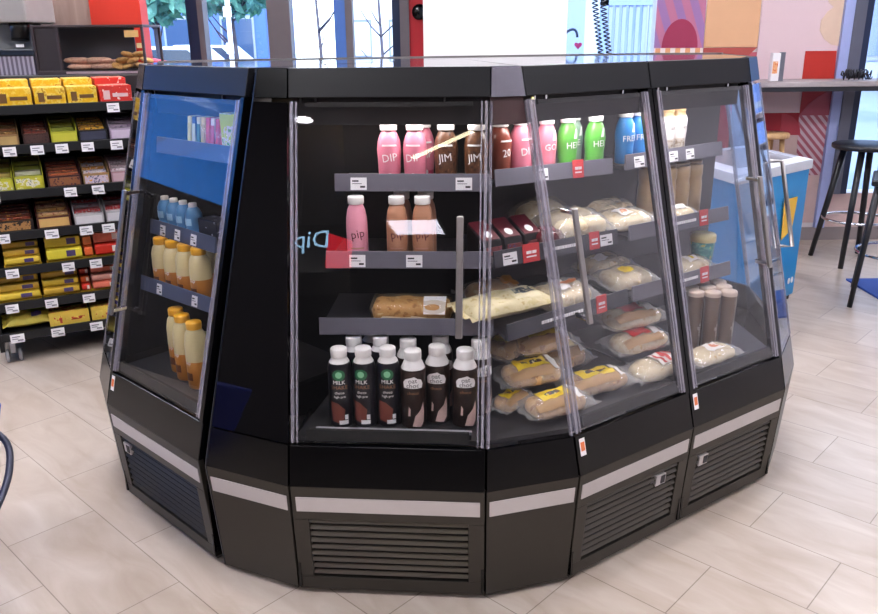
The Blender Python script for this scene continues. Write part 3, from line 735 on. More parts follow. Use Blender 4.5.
for i, (s, l) in enumerate(((-.10, 'lime yellow tub at the left end of the juice cabinet floor, under the shelf'), (-.02, 'lime yellow tub beside the juice bottles on the cabinet floor'))):
    r = thing('lime_tub', l, 'tub', group='lime tubs'); MB().lathe([(0, 0), (.034, 0), (.04, .05), (.04, .052)], 20).build('tub', plain('lime_tub_ink', '9AA82C', .4), r); MB().lathe([(.0, .052), (.042, .052), (.042, .06), (0, .06)], 20).build('lid', plain('lime_lid', 'B8BE50', .4), r)
    put(r, 'LD', s - .02, .17)

# ------------------------------------------------------------------ bags and bread
CRUST = blotch('baked_crust', ['A8743E', 'CE9E62', 'E6CA9A'], 20, .6); PALEB = blotch('pale_bread', ['D8BE90', 'E4D0A8', 'C8A468'], 26, .65)
FILM = glass('clear_film', (.95, .94, .92), 1.6, .1, .19, 'F6F4F2')
KRAFT = plain('kraft_paper', 'A8845C', .6, 0, .1, 30)
def se(c, q): return math.copysign(abs(c) ** (1 / q), c)
def roll(mb, L, w, h, seg=14, n=16, bend=0., rnd=0, sq=1.):
    rs = random.Random(rnd); rings = []
    for i in range(n + 1):
        u = -1 + 2 * i / n; k = max(0., 1 - abs(u) ** (3.2 * sq)) ** (.55 / sq)
        k *= 1 + .05 * math.sin(u * 9 + rnd)
        cx = u * L / 2; cy = bend * u * u
        if k < 1e-3: rings.append([mb.bm.verts.new((cx, cy, h / 2))]); continue
        rings.append([mb.bm.verts.new((cx, cy + w / 2 * k * se(math.cos(2 * PI * j / seg), sq), h / 2 + h / 2 * k * se(math.sin(2 * PI * j / seg), sq) * .98 + .001)) for j in range(seg)])
    for A, B in zip(rings, rings[1:]):
        for j in range(seg):
            jj = (j + 1) % seg
            if len(A) == 1: f = mb.bm.faces.new((A[0], B[j], B[jj]))
            elif len(B) == 1: f = mb.bm.faces.new((A[j], B[0], A[jj]))
            else: f = mb.bm.faces.new((A[j], B[j], B[jj], A[jj]))
            f.smooth = True
def pillow(L, w, h, rnd, nx=18, ny=12):
    rs = random.Random(rnd); ph = [rs.uniform(0, 6) for _ in range(6)]
    def top(u, v, sgn=1):
        e = max(0., 1 - abs(u) ** 4) ** .6 * max(0., 1 - abs(v) ** 3) ** .6
        wr = .08 * math.sin(11 * u + ph[0] + 3 * v) + .07 * math.sin(9 * v + ph[1] - 5 * u) + .05 * math.sin(23 * u + ph[2] + 6 * v)
        pinch = 1 - .12 * (1 - abs(u)) ** 0 * (abs(v) > 2)
        x = u * L / 2 * (1 + .02 * math.sin(7 * v + ph[3])); y = v * w / 2 * (1 - .06 * (1 - u * u)) * (1 + .03 * math.sin(5 * u + ph[4]))
        z = h / 2 + sgn * h / 2 * e * (1 + (wr if sgn > 0 else 0)) if True else 0
        return Vector((x, y, max(0, z)))
    return top
def bag(name, label, cat, group, L, w, h, bread, lab, rnd, film=None, bl=1.0, nb=1, rect=(-.35, .3, -.5, .5), crimp=True):
    r = thing(name, label, cat, group=group)
    top = pillow(L, w, h, rnd)
    if bread is not None:
        for i in range(nb):
            mb = MB(); k = w * .88 / nb
            roll(mb, L * .9 * bl, k, h * .84, rnd=rnd + i, sq=1.25)
            for v in mb.bm.verts: v.co.y += (i - (nb - 1) / 2) * k; v.co.z += h * .06
            mb.build('bread', bread, r)
    mb = MB(); nx, ny = 30, 18
    for sg in (1, -1):
        g = [[mb.bm.verts.new(top(-1 + 2 * i / nx, -1 + 2 * j / ny, sg)) for j in range(ny + 1)] for i in range(nx + 1)]
        for i in range(nx):
            for j in range(ny):
                f = mb.bm.faces.new((g[i][j], g[i + 1][j], g[i + 1][j + 1], g[i][j + 1])); f.smooth = True
    if crimp:
        for e in (-1, 1):
            pts = [top(e, -1 + 2 * j / 8) for j in range(9)]
            q = [mb.bm.verts.new(p) for p in pts]; q2 = [mb.bm.verts.new(p + Vector((e * (.016 + .004 * math.sin(3 * j)), 0, .006 * math.sin(2.4 * j + rnd)))) for j, p in enumerate(pts)]
            for j in range(8): mb.bm.faces.new((q[j], q[j + 1], q2[j + 1], q2[j]))
    mb.build('bag', film or FILM, r, smooth=True)
    for k, (m, rc) in enumerate(lab):
        mb = MB(); u0, u1, v0, v1 = rc; n = 8
        g = [[mb.bm.verts.new(top(u0 + (u1 - u0) * i / n, v0 + (v1 - v0) * j / n) + Vector((0, 0, .0018 + .0006 * k))) for j in range(n + 1)] for i in range(n + 1)]
        for i in range(n):
            for j in range(n):
                f = mb.bm.faces.new((g[i][j], g[i + 1][j], g[i + 1][j + 1], g[i][j + 1])); f.smooth = True
        mb.build('label' if k == 0 else 'print', m, r)
    return r
YEL = plain('yellow_label', 'E0BE20', .45); YP = blotch('yellow_label_print', ['8A2A1C', '2C2A20', 'E8DCC0'], 40, .45)
REDL = plain('red_label', 'C8302C', .45); WL = plain('white_label', 'E4DED8', .45)
def rot(o, rx=0, ry=0, rz=0): o.rotation_euler = (rx, ry, rz); return o
GB = 'bread rolls in clear bags on the floor of the bread cabinet'
def ybag(label, x, y, z, rz, rx, ry, rnd, L=.21, w=.115, h=.062):
    o = bag('bread_bag', label, 'bag', GB, L, w, h, CRUST, [(YEL, (-.55, .45, -.35, .62)), (YP, (-.35, .3, .0, .22)), (WL, (.5, .66, -.7, .6)), (KRAFT, (-.85, .45, -.9, -.42))], rnd)
    o.location = (x, y, z); return rot(o, rx, ry, rz)
ybag('clear bag of bread with a yellow label, lying frontmost in the corner', .325, 2.07, .488, .52, .06, 0, 1)
ybag('clear bag of bread with a yellow label, second of the corner pile', .265, 2.155, .548, .42, .15, .0, 2)
ybag('clear bag of bread with a yellow label, topmost of the corner pile', .300, 2.25, .612, .5, .2, 0, 3)
ybag('clear bag of bread with a yellow label at the left edge of the corner pile', .195, 2.225, .60, 1.0, .1, 0, 4, .15)
ybag('clear bag of bread with a yellow label lying alone left of the red-labelled bags', .47, 2.22, .488, .45, .06, 0, 5, .23)
ybag('clear bag of bread lying at the bottom left of the corner pile', .205, 2.105, .488, .9, .05, 0, 6, .14, .08, .05)
ybag('clear bag of dark bread in shade behind the lone yellow-labelled bag', .39, 2.40, .488, .5, .1, 0, 7, .18, .11, .08)
def rbag(label, x, y, z, rz, rx, rnd, kind=0, L=.24):
    lb = [(REDL, (-.35, .3, -.3, .7)), (WL, (.36, .62, -.6, .65)), (KRAFT, (-.8, .5, -.9, -.42))] if kind == 0 else [(WL, (-.15, .55, -.6, .7)), (REDL, (-.05, .08, -.55, .7)), (REDL, (.2, .34, -.55, .7)), (REDL, (.44, .52, -.55, .7))]
    o = bag('bread_bag', label, 'bag', GB, L, .12, .06, PALEB, lb, rnd); o.location = (x, y, z); return rot(o, rx, 0, rz)
rbag('clear bag of bread with red and white stripes, front of the red-labelled pile', .68, 2.325, .488, .62, .06, 11, 1)
rbag('clear bag of bread with a red label, middle of the red-labelled pile', .635, 2.405, .548, .55, .1, 12)
rbag('clear bag of bread with a red label, topmost of the red-labelled pile', .62, 2.455, .612, .5, .12, 13)
o = bag('bread_bag', 'clear bag of bread lying in front of the coffee cups', 'bag', GB, .22, .11, .05, PALEB, [(WL, (-.2, .35, -.4, .5)), (plain('salmon_label', 'CC7E5E', .45), (0, .3, -.2, .3))], 21); o.location = (.885, 2.44, .488); rot(o, .06, 0, .62)
GC = 'wrapped bread on the upper shelves'
def sbag(label, key, s, y, L, w, h, bread, lab, rnd, rz=0, rx=.12, film=None, nb=1):
    o = bag('bread_bag', label, 'bag', GC, L, w, h, bread, lab, rnd, film, nb=nb); put(o, key, s, y, rz, .002); o.rotation_euler[0] = rx; return o
# wrapped loaf of the front cabinet
r = thing('wrapped_loaf', 'long wrapped brown sandwich with a white price label on the third shelf', 'sandwich')
mb = MB(); roll(mb, .235, .10, .066, 18, 18, rnd=3, sq=1.9); mb.build('bread', CRUST, r)
mb = MB(); roll(mb, .25, .112, .073, 18, 18, rnd=3, sq=2.); mb.build('wrapper', glass('loaf_film', (.95, .9, .82), 1.5, .15, .10, 'E0C8A0'), r)
mb = MB(); mb.hexa([(.035, -.058, .04), (.095, -.058, .04), (.095, -.05, .04), (.035, -.05, .04), (.035, -.03, .0745), (.098, -.03, .0745), (.098, -.0, .0745), (.035, -.0, .0745)]); mb.build('price_label', WHITEC, r)
mb = MB(); mb.extr([(-.10, -.0575, .012), (.02, -.0575, .012), (.0, -.0575, .03), (-.08, -.0575, .032)], (0, .004, 0)); mb.extr([(.0, -.0575, .014), (.085, -.0575, .012), (.06, -.0575, .026), (.0, -.0575, .034)], (0, .004, 0)); mb.build('window_print', C('cream_filling', 'D8C4A8'), r)
put(r, 'F3', .255, .08, 0, .0)
CREAM = blotch('cream_pouch_print', ['B8A878', 'C4B690', 'A8925E'], 20, .5)
o = sbag('cream printed pouch with a pointed end, leaning over the third shelf rail', 'A3', .07, .09, .28, .13, .05, None, [(plain('cream_label', 'CEC2A0', .45), (.1, .75, -.6, .6)), (blotch('pouch_ink', ['CEC2A0', '3A4650', 'CEC2A0'], 30), (.2, .7, -.2, .3))], 31, -.1, .12, CREAM); o.location.z += .035
sbag('bread bag behind the cream printed pouch, brown with an orange corner', 'A3', .15, .23, .2, .12, .08, CRUST, [(plain('orange_corner', 'C8862C', .4), (.2, .7, -.5, .4))], 32, -.15, .2)
sbag('bread bag behind the handle of the bread cabinet on the third shelf', 'A3', .30, .09, .22, .13, .075, PALEB, [(WL, (-.3, .1, -.5, .5)), (C('orange_print_band', 'C87A4A'), (-.2, .4, -.1, .25))], 33, -.1, .18)
sbag('large bread bag filling the middle of the second shelf', 'A2', .385, .11, .22, .15, .085, PALEB, [], 34, -.05, .2, nb=2)
sbag('bread bag at the right end of the second shelf of the bread cabinet', 'A2', .38, .26, .2, .12, .10, PALEB, [], 35, .1, .2)
sbag('bread bag with a white sticker beside the gap of the second shelf', 'B2', .07, .09, .2, .13, .06, PALEB, [(WL, (-.4, .1, -.4, .4)), (C('orange_print_band', 'C87A4A'), (-.25, .0, -.15, .1))], 36, -.1, .18)
sbag('bread bag lying behind the sticker bag on the second right shelf', 'B2', .13, .21, .2, .11, .07, PALEB, [], 37, .15, .15, nb=2)
sbag('small bread bag with a white sticker in front of the tan bottles', 'B2', .29, .06, .15, .09, .05, PALEB, [(WL, (-.3, .4, -.4, .4))], 38, -.05, .15)
sbag('bread bag on the third right shelf, at its left end', 'B3', .06, .09, .2, .13, .065, PALEB, [(YEL, (-.3, .2, -.3, .3))], 39, -.05, .18)
sbag('pale bread bag behind the bread at the left end of the third right shelf', 'B3', .1, .22, .22, .12, .075, PALEB, [(WL, (-.6, -.1, -.3, .3))], 40, .12, .15, nb=2)
sbag('bread bag in front of the teal cup on the third right shelf', 'B3', .36, .07, .17, .1, .055, PALEB, [(WL, (-.3, .3, -.4, .4)), (YEL, (-.1, .15, -.2, .2))], 41, -.05, .16)
r = thing('salad_cup', 'teal cup with a yellow lid at the right end of the third right shelf', 'cup')
MB().lathe([(0, 0), (.034, 0), (.042, .09), (.042, .092)], 22).build('cup_body', blotch('teal_cup_print', ['2A8A88', '2A8A88', '5AB0A0', 'C8C070'], 26), r)
MB().lathe([(0, .092), (.044, .092), (.044, .112), (.04, .118), (0, .118)], 22).build('lid', plain('yellow_lid', 'D8CC90', .4), r); put(r, 'B3', .47, .1)
# dark red packs
RP = plain('dark_red_pack', '5A1A26', .35); BT = plain('black_pack_tray', '121014', .35)
for i, (s, y, l) in enumerate(((.015, .06, 'left one of the three dark red snack packs behind the corner glass'), (.09, .06, 'middle dark red snack pack with a round white badge behind the corner glass'), (.165, .06, 'right one of the three dark red snack packs behind the corner glass'))):
    r = thing('snack_pack', l, 'pack', group='dark red snack packs')
    mb = MB(); mb.hexa([(0, 0, 0), (.066, 0, 0), (.066, .09, 0), (0, .09, 0), (0, .012, .045), (.066, .012, .045), (.066, .09, .085), (0, .09, .085)]); mb.build('tray', BT, r, .003)
    mb = MB(); mb.hexa([(.004, .0125, .047), (.062, .0125, .047), (.062, .088, .0865), (.004, .088, .0865), (.004, .012, .0485), (.062, .012, .0485), (.062, .0875, .088), (.004, .0875, .088)]); lid = mb.build('lid', RP, r)
    mb = MB(); cx, cy = .033, .032
    ring = [(cx + .013 * math.cos(a * PI / 8), cy + .013 * math.sin(a * PI / 8)) for a in range(16)]
    mb.extr([(x, y_, .0487 + (y_ - .012) * .52) for x, y_ in ring], (0, 0, .0006)); mb.build('badge', WHITEC, lid)
    mb = MB(); mb.box(.006, .06, .0 - .0006, .001, .006, .03); mb.build('front_label', blotch('pack_front_ink', ['1C1A2C', '8A4A4A', '3A6AA8'], 40), r)
    put(r, 'A2', s, y)
r = bag('snack_pouch', 'dark red pouch behind the bread cabinet door, left of the bread', 'pouch', None, .1, .09, .05, None, [(plain('dark_red_label', '6A1420', .4), (-.4, .4, -.4, .4))], 51, plain('dark_red_film', '4A1018', .25)); put(r, 'A2', .255, .085, 0, .003); r.rotation_euler[0] = .2

# ================================================================== SNACK RACK
RO, RT = (-2.11, 3.67), .48
rack = thing('snack_rack', 'black wheeled rack of seven shelves packed with snack cartons at left', 'rack', (RO[0], RO[1], 0), RT)
RB = plain('black_rack_steel', '1A1B1E', .45, .3); RW = .8
LEV = [1.213, 1.037, .83, .637, .466, .294, .142]
TAGS = [[(.60, .055)], [(.13, .055), (.245, .055), (.35, .055), (.463, .055), (.593, .055)], [(.358, .055), (.482, .055), (.055, .03)], [(.245, .06), (.4, .058), (.502, .058), (.05, .045)],
        [(.05, .056), (.296, .056), (.422, .056)], [(.022, .056), (.195, .056), (.366, .056)], [(.018, .062), (.2, .06), (.379, .06)]]
for z, tg in zip(LEV, TAGS):
    mb = MB(); mb.box(-.02, RW, .0, .40, z - .012, z + .012); mb.box(-.02, RW, -.014, .0, z - .022, z + .02)
    sh = mb.build('shelf_board', RB, rack, .002)
    for s, w in tg:
        mb = MB(); mb.hexa([(s, -.02, z - .03), (s + w, -.02, z - .03), (s + w, -.018, z - .03), (s, -.018, z - .03), (s, -.016, z + .012), (s + w, -.016, z + .012), (s + w, -.014, z + .012), (s, -.014, z + .012)])
        for a, b, z0, z1 in ((.12, .7, -.002, .002), (.12, .55, -.012, -.009), (.5, .9, -.022, -.015)): mb.box(s + w * a, s + w * b, -.0215, -.0175, z + z0, z + z1, 1)
        mb.build('price_tag', [WHITEC, plain('grey_ink', '8A8890', .6)], sh)
for x in (-.035, RW): MB().box(x, x + .02, .02, .42, .06, 1.25).build('side_frame', RB, rack)
MB().box(-.015, RW, .405, .42, .1, 1.25).build('back_sheet', RB, rack)
def caster(x, y):
    f = MB().box(x - .012, x + .012, y - .02, y + .02, .05, .12).build('caster', plain('zinc_fork', '9A9AA2', .35, .7), rack, .002)
    for dx in (-.028, .028):
        mb = MB(); mb.lathe([(0, -.008), (.03, -.008), (.034, -.006), (.034, .006), (.03, .008), (0, .008)], 22)
        for v in mb.bm.verts: v.co = Vector((x + dx + v.co.z, y + v.co.x, .034 + v.co.y))
        w = mb.build('wheel', plain('grey_tyre', '8C8C92', .5), f)
        mb = MB(); mb.lathe([(0, -.0095), (.02, -.0095), (.02, .0095), (0, .0095)], 16)
        for v in mb.bm.verts: v.co = Vector((x + dx + v.co.z, y + v.co.x, .034 + v.co.y))
        for v in mb.bm.verts: pass
        mb.build('hub', plain('black_hub', '141416', .5), f)
for x, y in ((.02, .04), (.02, .37), (RW - .04, .04), (RW - .04, .37)): caster(x, y)

def on_rack(o, s, y, k, dz=0): 
    c, n = math.cos(RT), math.sin(RT); o.location = (RO[0] + c * s - n * y, RO[1] + n * s + c * y, LEV[k] + .012 + dz); o.rotation_euler = (0, 0, RT); return o
def closed_carton(label, group, w, d, h, ink, printm, k, s, y, lidm=None, dz=0):
    r = thing('snack_carton', label, 'carton', group=group)
    MB().box(0, w, 0, d, 0, h).build('carton', ink, r, .002)
    mb = MB(); mb.box(w * .12, w * .32, -.0012, 0, h * .2, h * .72); mb.box(w * .4, w * .88, -.0012, 0, h * .34, h * .55); mb.build('front_print', printm, r)
    mb = MB(); mb.box(w * .04, w * .96, d * .08, d * .9, h, h + .0012); mb.build('top_print', lidm or ink, r)
    mb = MB(); mb.box(w * .02, w * .98, d * .49, d * .5, h + .001, h + .002); mb.build('flap_seam', plain('seam_shadow', '6A5418', .7), r)
    return on_rack(r, s, y, k, dz)
def bar_tray(label, group, w, d, h, trayink, barinks, k, s, y, n=4, frontprint=None, rise=.5, stack=0):
    """open display carton: front wall low, sides rising to the back, bars laid across in rows"""
    r = thing('bar_carton', label, 'carton', group=group)
    f = h * .5; th = .004
    mb = MB(); mb.box(0, w, 0, d, 0, th); mb.box(0, w, 0, th, 0, f); mb.box(0, w, d - th, d, 0, h)
    for x in (0, w - th): mb.extr([(x, 0, 0), (x, d, 0), (x, d, h), (x, d * .35, h * .95), (x, 0, f)], (th, 0, 0))
    mb.build('carton', trayink, r)
    mb = MB(); mb.box(w * .06, w * .94, -.001, 0, f * .15, f * .85); mb.build('front_label', frontprint or trayink, r)
    bd = (d - 2 * th) / n
    for i in range(n):
        y0 = th + bd * i; zt = f * .9 + (h * 1.0 - f * .9) * (i / max(1, n - 1)) * rise + .004
        mb = MB(); mb.hexa([(th + .003, y0 + .001, th), (w - th - .003, y0 + .001, th), (w - th - .003, y0 + bd - .001, th), (th + .003, y0 + bd - .001, th),
                            (th + .003, y0 + .004, zt), (w - th - .003, y0 + .004, zt), (w - th - .003, y0 + bd - .004, zt), (th + .003, y0 + bd - .004, zt)])
        mb.build('bar', barinks[i % len(barinks)], r, .004)
    return on_rack(r, s, y, k)
def wafer_stack(label, group, w, d, h, inks, k, s, y, n=3, printm=None):
    r = thing('wafer_stack', label, 'packs', group=group)
    r.name = 'wafer_carton'; r['category'] = 'carton'
    MB().box(-.002, w + .002, .02, d, 0, .012).build('carton', plain('yellow_tray_card', 'C8A028', .5), r)
    ph = h / n
    for i in range(n):
        mb = MB(); y0 = .004 + i * .03; z0 = .013 + ph * i if i else .013
        z0 = .013 + ph * i
        mb.box(.002, w - .002, y0, d - .004, z0, z0 + ph * .92)
        p = mb.build('wafer_pack', inks[i % len(inks)], r, .008)
        if printm:
            mb = MB(); mb.box(w * (.55 + .05 * i), w * (.8 + .05 * i), y0 - .001, y0, z0 + ph * .2, z0 + ph * .75); mb.build('print', printm, p)
    return on_rack(r, s, y, k)
I = lambda n, c: plain(n, c, .4, 0, .1, 30)
YB = blotch('yellow_carton_ink', ['D8A614', 'DCAE20', 'E4C458', 'B88410'], 22); YT = blotch('yellow_lid_ink', ['F0CC50', 'F0D878', 'E0A020', 'F0E4B0'], 30)
RWI = blotch('red_white_carton_ink', ['C83028', 'C83028', 'E8D8D0'], 24); RWT = blotch('red_white_lid_ink', ['E8DCD4', 'C83A2C', 'E87848', 'F0E8E0'], 22, stretch=(1, 3, 1))
BPI = I('brown_ink', '6A4A28'); PURP = I('mauve_ink', '8A7A92')
GT = 'cartons on the top shelf of the snack rack'
gt = [(.135, .155, 'leftmost', YB, YT), (.297, .136, 'second', YB, YT), (.437, .134, 'third', YB, YT), (.577, .15, 'red and white', RWI, RWT)]
for s, w, n_, a, b in gt:
    pre = 'red and white snack carton' if 'red' in n_ else 'yellow snack carton'
    which = {'leftmost': 'leftmost', 'second': 'second from the left', 'third': 'third from the left', 'red and white': 'beside the yellow ones', 'rightmost red and white': 'at the right end'}[n_]
    closed_carton('%s, %s, front row on the rack' % (pre, which), GT, w - .004, .15, .08, a, BPI if a is YB else I('pale_pink_ink', 'D8B8B8'), 0, s, .012, b)
    closed_carton('%s, %s, back row on the rack' % (pre, which), GT, w - .006, .2, .11, a, BPI, 0, s, .17, b)
TR_ = {}
def inks(*a): return [blotch('wrap_' + '_'.join(x), list(x), 34, .35, (1, 2, 1)) for x in a]
row = lambda k: 'snack cartons on shelf %s of the rack' % 'one two three four five six seven'.split()[k]
ORD = 'top second third fourth fifth sixth lowest'.split()
def T(desc, k, s, w, h, tray, bars, n=5, fp=None, d=.26, rise=.7):
    bar_tray('%s on the %s rack shelf' % (desc, ORD[k]), row(k), w, d, h * 1.22, tray, bars, k, s, .015, n, fp, rise)
# second shelf
T('brown and orange open bar carton', 1, .06, .145, .085, I('kraft_brown', '8A6A44'), inks(('A8683C', 'B87A50', '6A2C1C'), ('7A5A34', 'A8824E', 'D8C090')), 5, I('tan_ink', 'B0925E'))
T('dark brown bar carton with red stripes', 1, .222, .11, .085, I('dark_brown_ink', '3A221C'), inks(('2C1814', 'A85A3C', 'D8B8A0'), ('3A1C18', '7A2C20', 'C89878')), 6, inks(('2C2024', '4A3430', '2C2024'))[0])
T('lime green bar carton', 1, .34, .115, .09, I('lime_card', 'A8A830'), [I('lime_wrap', 'B0B43C'), I('lime_wrap_dark', '8E9630')], 4, I('lime_front', 'C0BC40'))
T('black and yellow bar carton with a slate front', 1, .46, .13, .09, I('black_card', '1C1A1E'), inks(('1C1418', 'C8902C', '5A3418'), ('2A1C18', 'D8A83C', '3A2418')), 6, I('slate_ink', '3C3E50'))
T('mauve and white bar carton', 1, .60, .13, .09, I('mauve_card', '9A8AA0'), inks(('8A7A90', 'B0A0B0', 'D8CCD4'), ('7A6A80', 'A898A8', 'C8B8C8')), 4, I('pale_mauve', 'C0B0C4'))
# third shelf
T('lime carton with a pale owl-like print, leftmost', 2, .015, .135, .1, I('lime_card', 'A8A830'), [I('lime_wrap', 'B0B43C'), I('gold_wrap', 'C8B060')], 4, blotch('lime_front_print', ['B8B430', 'C0B83C', 'D8D4C0', '7A8478'], 26))
T('lime carton, right one of the lime pair', 2, .155, .125, .105, I('lime_card', 'A8A830'), [I('lime_wrap', 'B0B43C'), I('white_wrap', 'D0D0B8'), I('lime_wrap_dark', '8E9630')], 4, blotch('lime_front_print', ['B8B430', 'C0B83C', 'D8D4C0', '7A8478'], 26))
T('orange and dark brown bar carton', 2, .295, .15, .09, I('dark_plum_card', '3A2028'), inks(('C87A3C', '8A3A24', 'D89850'), ('5A2A20', 'A85A34', '2C1820')), 6, inks(('3A2030', '8A5A3C', '4A2438'))[0])
T('white and orange bar carton with a gold edge', 2, .452, .12, .085, I('gold_brown_card', '9A7A4A'), inks(('D8CCD8', 'C8862C', 'B8B0C8'), ('6A648A', 'D8D0D8', 'C87A2C')), 5, inks(('4A4A6A', 'C8B8C8', 'D0902C'))[0])
T('pink and white bar carton', 2, .58, .13, .09, I('dusty_pink_card', 'A8848A'), inks(('C8A8B0', 'D8C8CC', '8A5A68'), ('B898A0', 'E0D4D8', '9A6A78')), 5, I('dusty_pink_front', 'C0A0A8'))
# fourth shelf
T('dark chocolate bar carton with yellow wrappers', 3, -.01, .215, .09, I('dark_card', '221818'), inks(('C8962C', '6A2C18', '2C1814'), ('3A1814', '8A3A24', 'C88A3C')), 6, inks(('221A18', 'A87A4A', '1C1418'))[0])
T('cream and brown bar carton', 3, .22, .15, .095, I('dark_red_card', '4A1C1C'), inks(('D8B070', 'C89850', '6A3A24'), ('8A3A28', 'C8A078', 'E0CCA0')), 5, I('cream_front', 'D0A868'))
T('white bar carton with red print, left one of its pair', 3, .385, .135, .085, I('grey_white_card', 'B8B4B8'), inks(('D0CCD0', 'D8D4D8', 'A83838'), ('C8C4C8', 'C84848', 'D8D4D8')), 4, I('white_front', 'D4D0D4'))
T('white bar carton with red print, right one of its pair', 3, .53, .13, .09, I('grey_white_card', 'B8B4B8'), inks(('D0CCD0', 'D8D4D8', 'A83838'), ('C8B0B0', 'C84848', 'D8D4D8')), 4, I('white_front', 'D4D0D4'))
# fifth and sixth shelves: stacks of wafers
YW = [I('yellow_wafer', 'D8B838'), I('gold_wafer', 'C8A030'), I('yellow_wafer_deep', 'C09A28')]
LW = [I('lemon_wafer', 'D8C838'), I('lemon_wafer_deep', 'C8AC30')]
RW_ = [I('red_wafer', 'C82C1C'), I('red_wafer_pale', 'D87058'), I('red_wafer_white', 'D8A090')]
OR_ = [I('orange_pack', 'D8602C'), I('orange_pack_light', 'E0804A')]
PUR = I('violet_print', '4A3A6A'); WP = I('white_strip', 'E0D4C8')
W = lambda l, k, s, w, h, i, n, p=None: wafer_stack('%s on the %s rack shelf' % (l, ORD[k]), row(k), w, .2, h, i, k, s, .012, n, p)
W('yellow wafer packs, left stack of three', 4, .05, .16, .10, YW, 3, PUR)
W('lemon yellow wafer packs, stack of two beside the red packs', 4, .235, .165, .11, LW, 2, PUR)
W('narrow orange packs next to the red packs', 4, .405, .045, .10, OR_, 2)
W('red packs with a white strip, stack of two', 4, .455, .15, .11, [RW_[0], RW_[1]], 2, WP)
W('yellow wafer packs, wide left stack of three', 5, -.01, .195, .105, YW, 3, PUR)
W('golden wafer packs, second stack of three', 5, .195, .17, .105, [YW[1], YW[0]], 3, PUR)
W('narrow red packs, stack of three', 5, .37, .045, .1, [RW_[0], OR_[0]], 3, WP)
W('pale red packs with white strips, stack of three', 5, .42, .15, .1, [RW_[1], RW_[2], RW_[1]], 3, WP)
# lowest shelf
o = bag('snack_bag', 'yellow and lime snack bag with purple print lying on the lowest rack shelf', 'bag', None, .2, .11, .06, None, [(I('yellow_bag_label', 'D8C050'), (-.7, .1, -.7, .4)), (PUR, (.15, .6, -.6, 0)), (I('lime_corner', 'A8B830'), (0, .8, .2, .8))], 61, I('yellow_bag_film', 'D0C050')); on_rack(o, .11, .09, 6, .0); o.rotation_euler[0] = .35
o.location.z += .02
YPX = blotch('yellow_box_print', ['E0C458', 'E8CC60', 'C83A24', '8A3418'], 20)
closed_carton('yellow box with red print standing in the middle of the lowest rack shelf', row(6), .185, .1, .072, I('yellow_box', 'E0C050'), YPX, 6, .2, .012, YPX)
closed_carton('yellow box with red print at the right end of the lowest rack shelf', row(6), .17, .1, .072, I('yellow_box', 'E0C050'), YPX, 6, .395, .012, YPX)

# ================================================================== BEHIND THE RACK: counter, pastry case, coffee machine
tag(MB().box(-3.6, -1.5, 4.46, 4.98, 0, 1.335).build('service_counter', plain('dark_counter_laminate', '2C2A2C', .4), None, .005), 'service counter hidden behind the snack rack, carrying the pastry case', 'counter')
pc = thing('pastry_case', 'dark framed glass pastry case standing behind the snack rack', 'pastry case', (-2.17, 4.55, 1.335))
FR = plain('dark_plum_frame', '3A3036', .4)
mb = MB(); W_, D_, H_ = .6, .3, .255
mb.box(0, W_, 0, D_, 0, .02); mb.box(0, W_, 0, D_, H_ - .012, H_)
for x in (0, .13, W_ - .014): mb.box(x, x + .014, 0, .014, .02, H_ - .012)
for x in (0, W_ - .014): mb.box(x, x + .014, D_ - .014, D_, .02, H_ - .012)
mb.build('frame', FR, pc, .002)
MB().box(.014, .45, D_ - .02, D_ - .008, .02, H_ - .012).build('back_panel', plain('grey_case_back', '55525C', .5), pc)
MB().box(.144, W_ - .014, .004, .008, .02, H_ - .012).build('front_glass', GLASS, pc)
MB().box(.014, .13, .012, .03, .02, H_ - .012).build('side_panel', plain('plum_side', '2C242A', .5), pc)
MB().box(.5, .575, -.004, .0, .19, .225).build('price_card', plain('yellow_card', 'D8B070', .5), pc)
MB().box(.56, .585, -.004, .0, .135, .16).build('small_card', plain('cream_card', 'D8C090', .5), pc)
MB().box(.16, .58, -.003, .0, .004, .016).build('label_strip', plain('pale_strip', 'A89098', .5), pc)
def pastry(label, x, y, z, kind, rnd, nm):
    mb = MB(); roll(mb, .15 if kind else .075, .075 if kind else .07, .034 if kind else .03, 10, 10, .008, rnd)
    o = mb.build(nm, blotch('pastry_pink' if kind else 'cookie', ['C89080', 'D8A890', 'E0C0A8'] if kind else ['B07838', 'C89858', 'D8B480'], 40, .7), None)
    o.location = (-2.17 + x, 4.55 + y, 1.335 + z); o.rotation_euler = (random.uniform(-.3, .3) if not kind else 0, random.uniform(-.35, .35) if not kind else 0, random.uniform(-.4, .4)); return tag(o, label, 'pastry' if kind else 'cookie', 'pastries in the case' if kind else 'cookies in the case')
for i in range(6):
    pastry('flat pink-brown pastry in the left half of the pastry case, %s' % ['front left', 'front right', 'back left', 'back right', 'upper front', 'upper back'][i], .215 + .12 * (i % 2) - .02 * (i // 4), .07 + .1 * ((i // 2) % 2), .021 + .034 * (i // 4) + .02 * ((i // 2) % 2), 1, i, 'pastry')
k = 0
for lay, n_ in ((0, 6), (1, 4), (2, 2)):
    for i in range(n_):
        pastry('golden cookie in the heap on the right of the pastry case, %s layer, place %s' % (['bottom', 'middle', 'top'][lay], 'one two three four five six'.split()[i]), .415 + .065 * (i % 3) + .03 * lay, .07 + .075 * (i // 3), .026 + .03 * lay, 0, 10 + k, 'cookie'); k += 1
cm = thing('coffee_machine', 'grey and black coffee machine at the top left corner', 'coffee machine', (-2.47, 4.55, 1.335))
MB().box(0, .29, .0, .35, .27, .62).build('upper_body', plain('grey_machine_shell', 'A09C9C', .4), cm, .01)
MB().box(.02, .28, .18, .34, .0, .27).build('column', plain('grey_machine_back', '7A7878', .4), cm, .006)
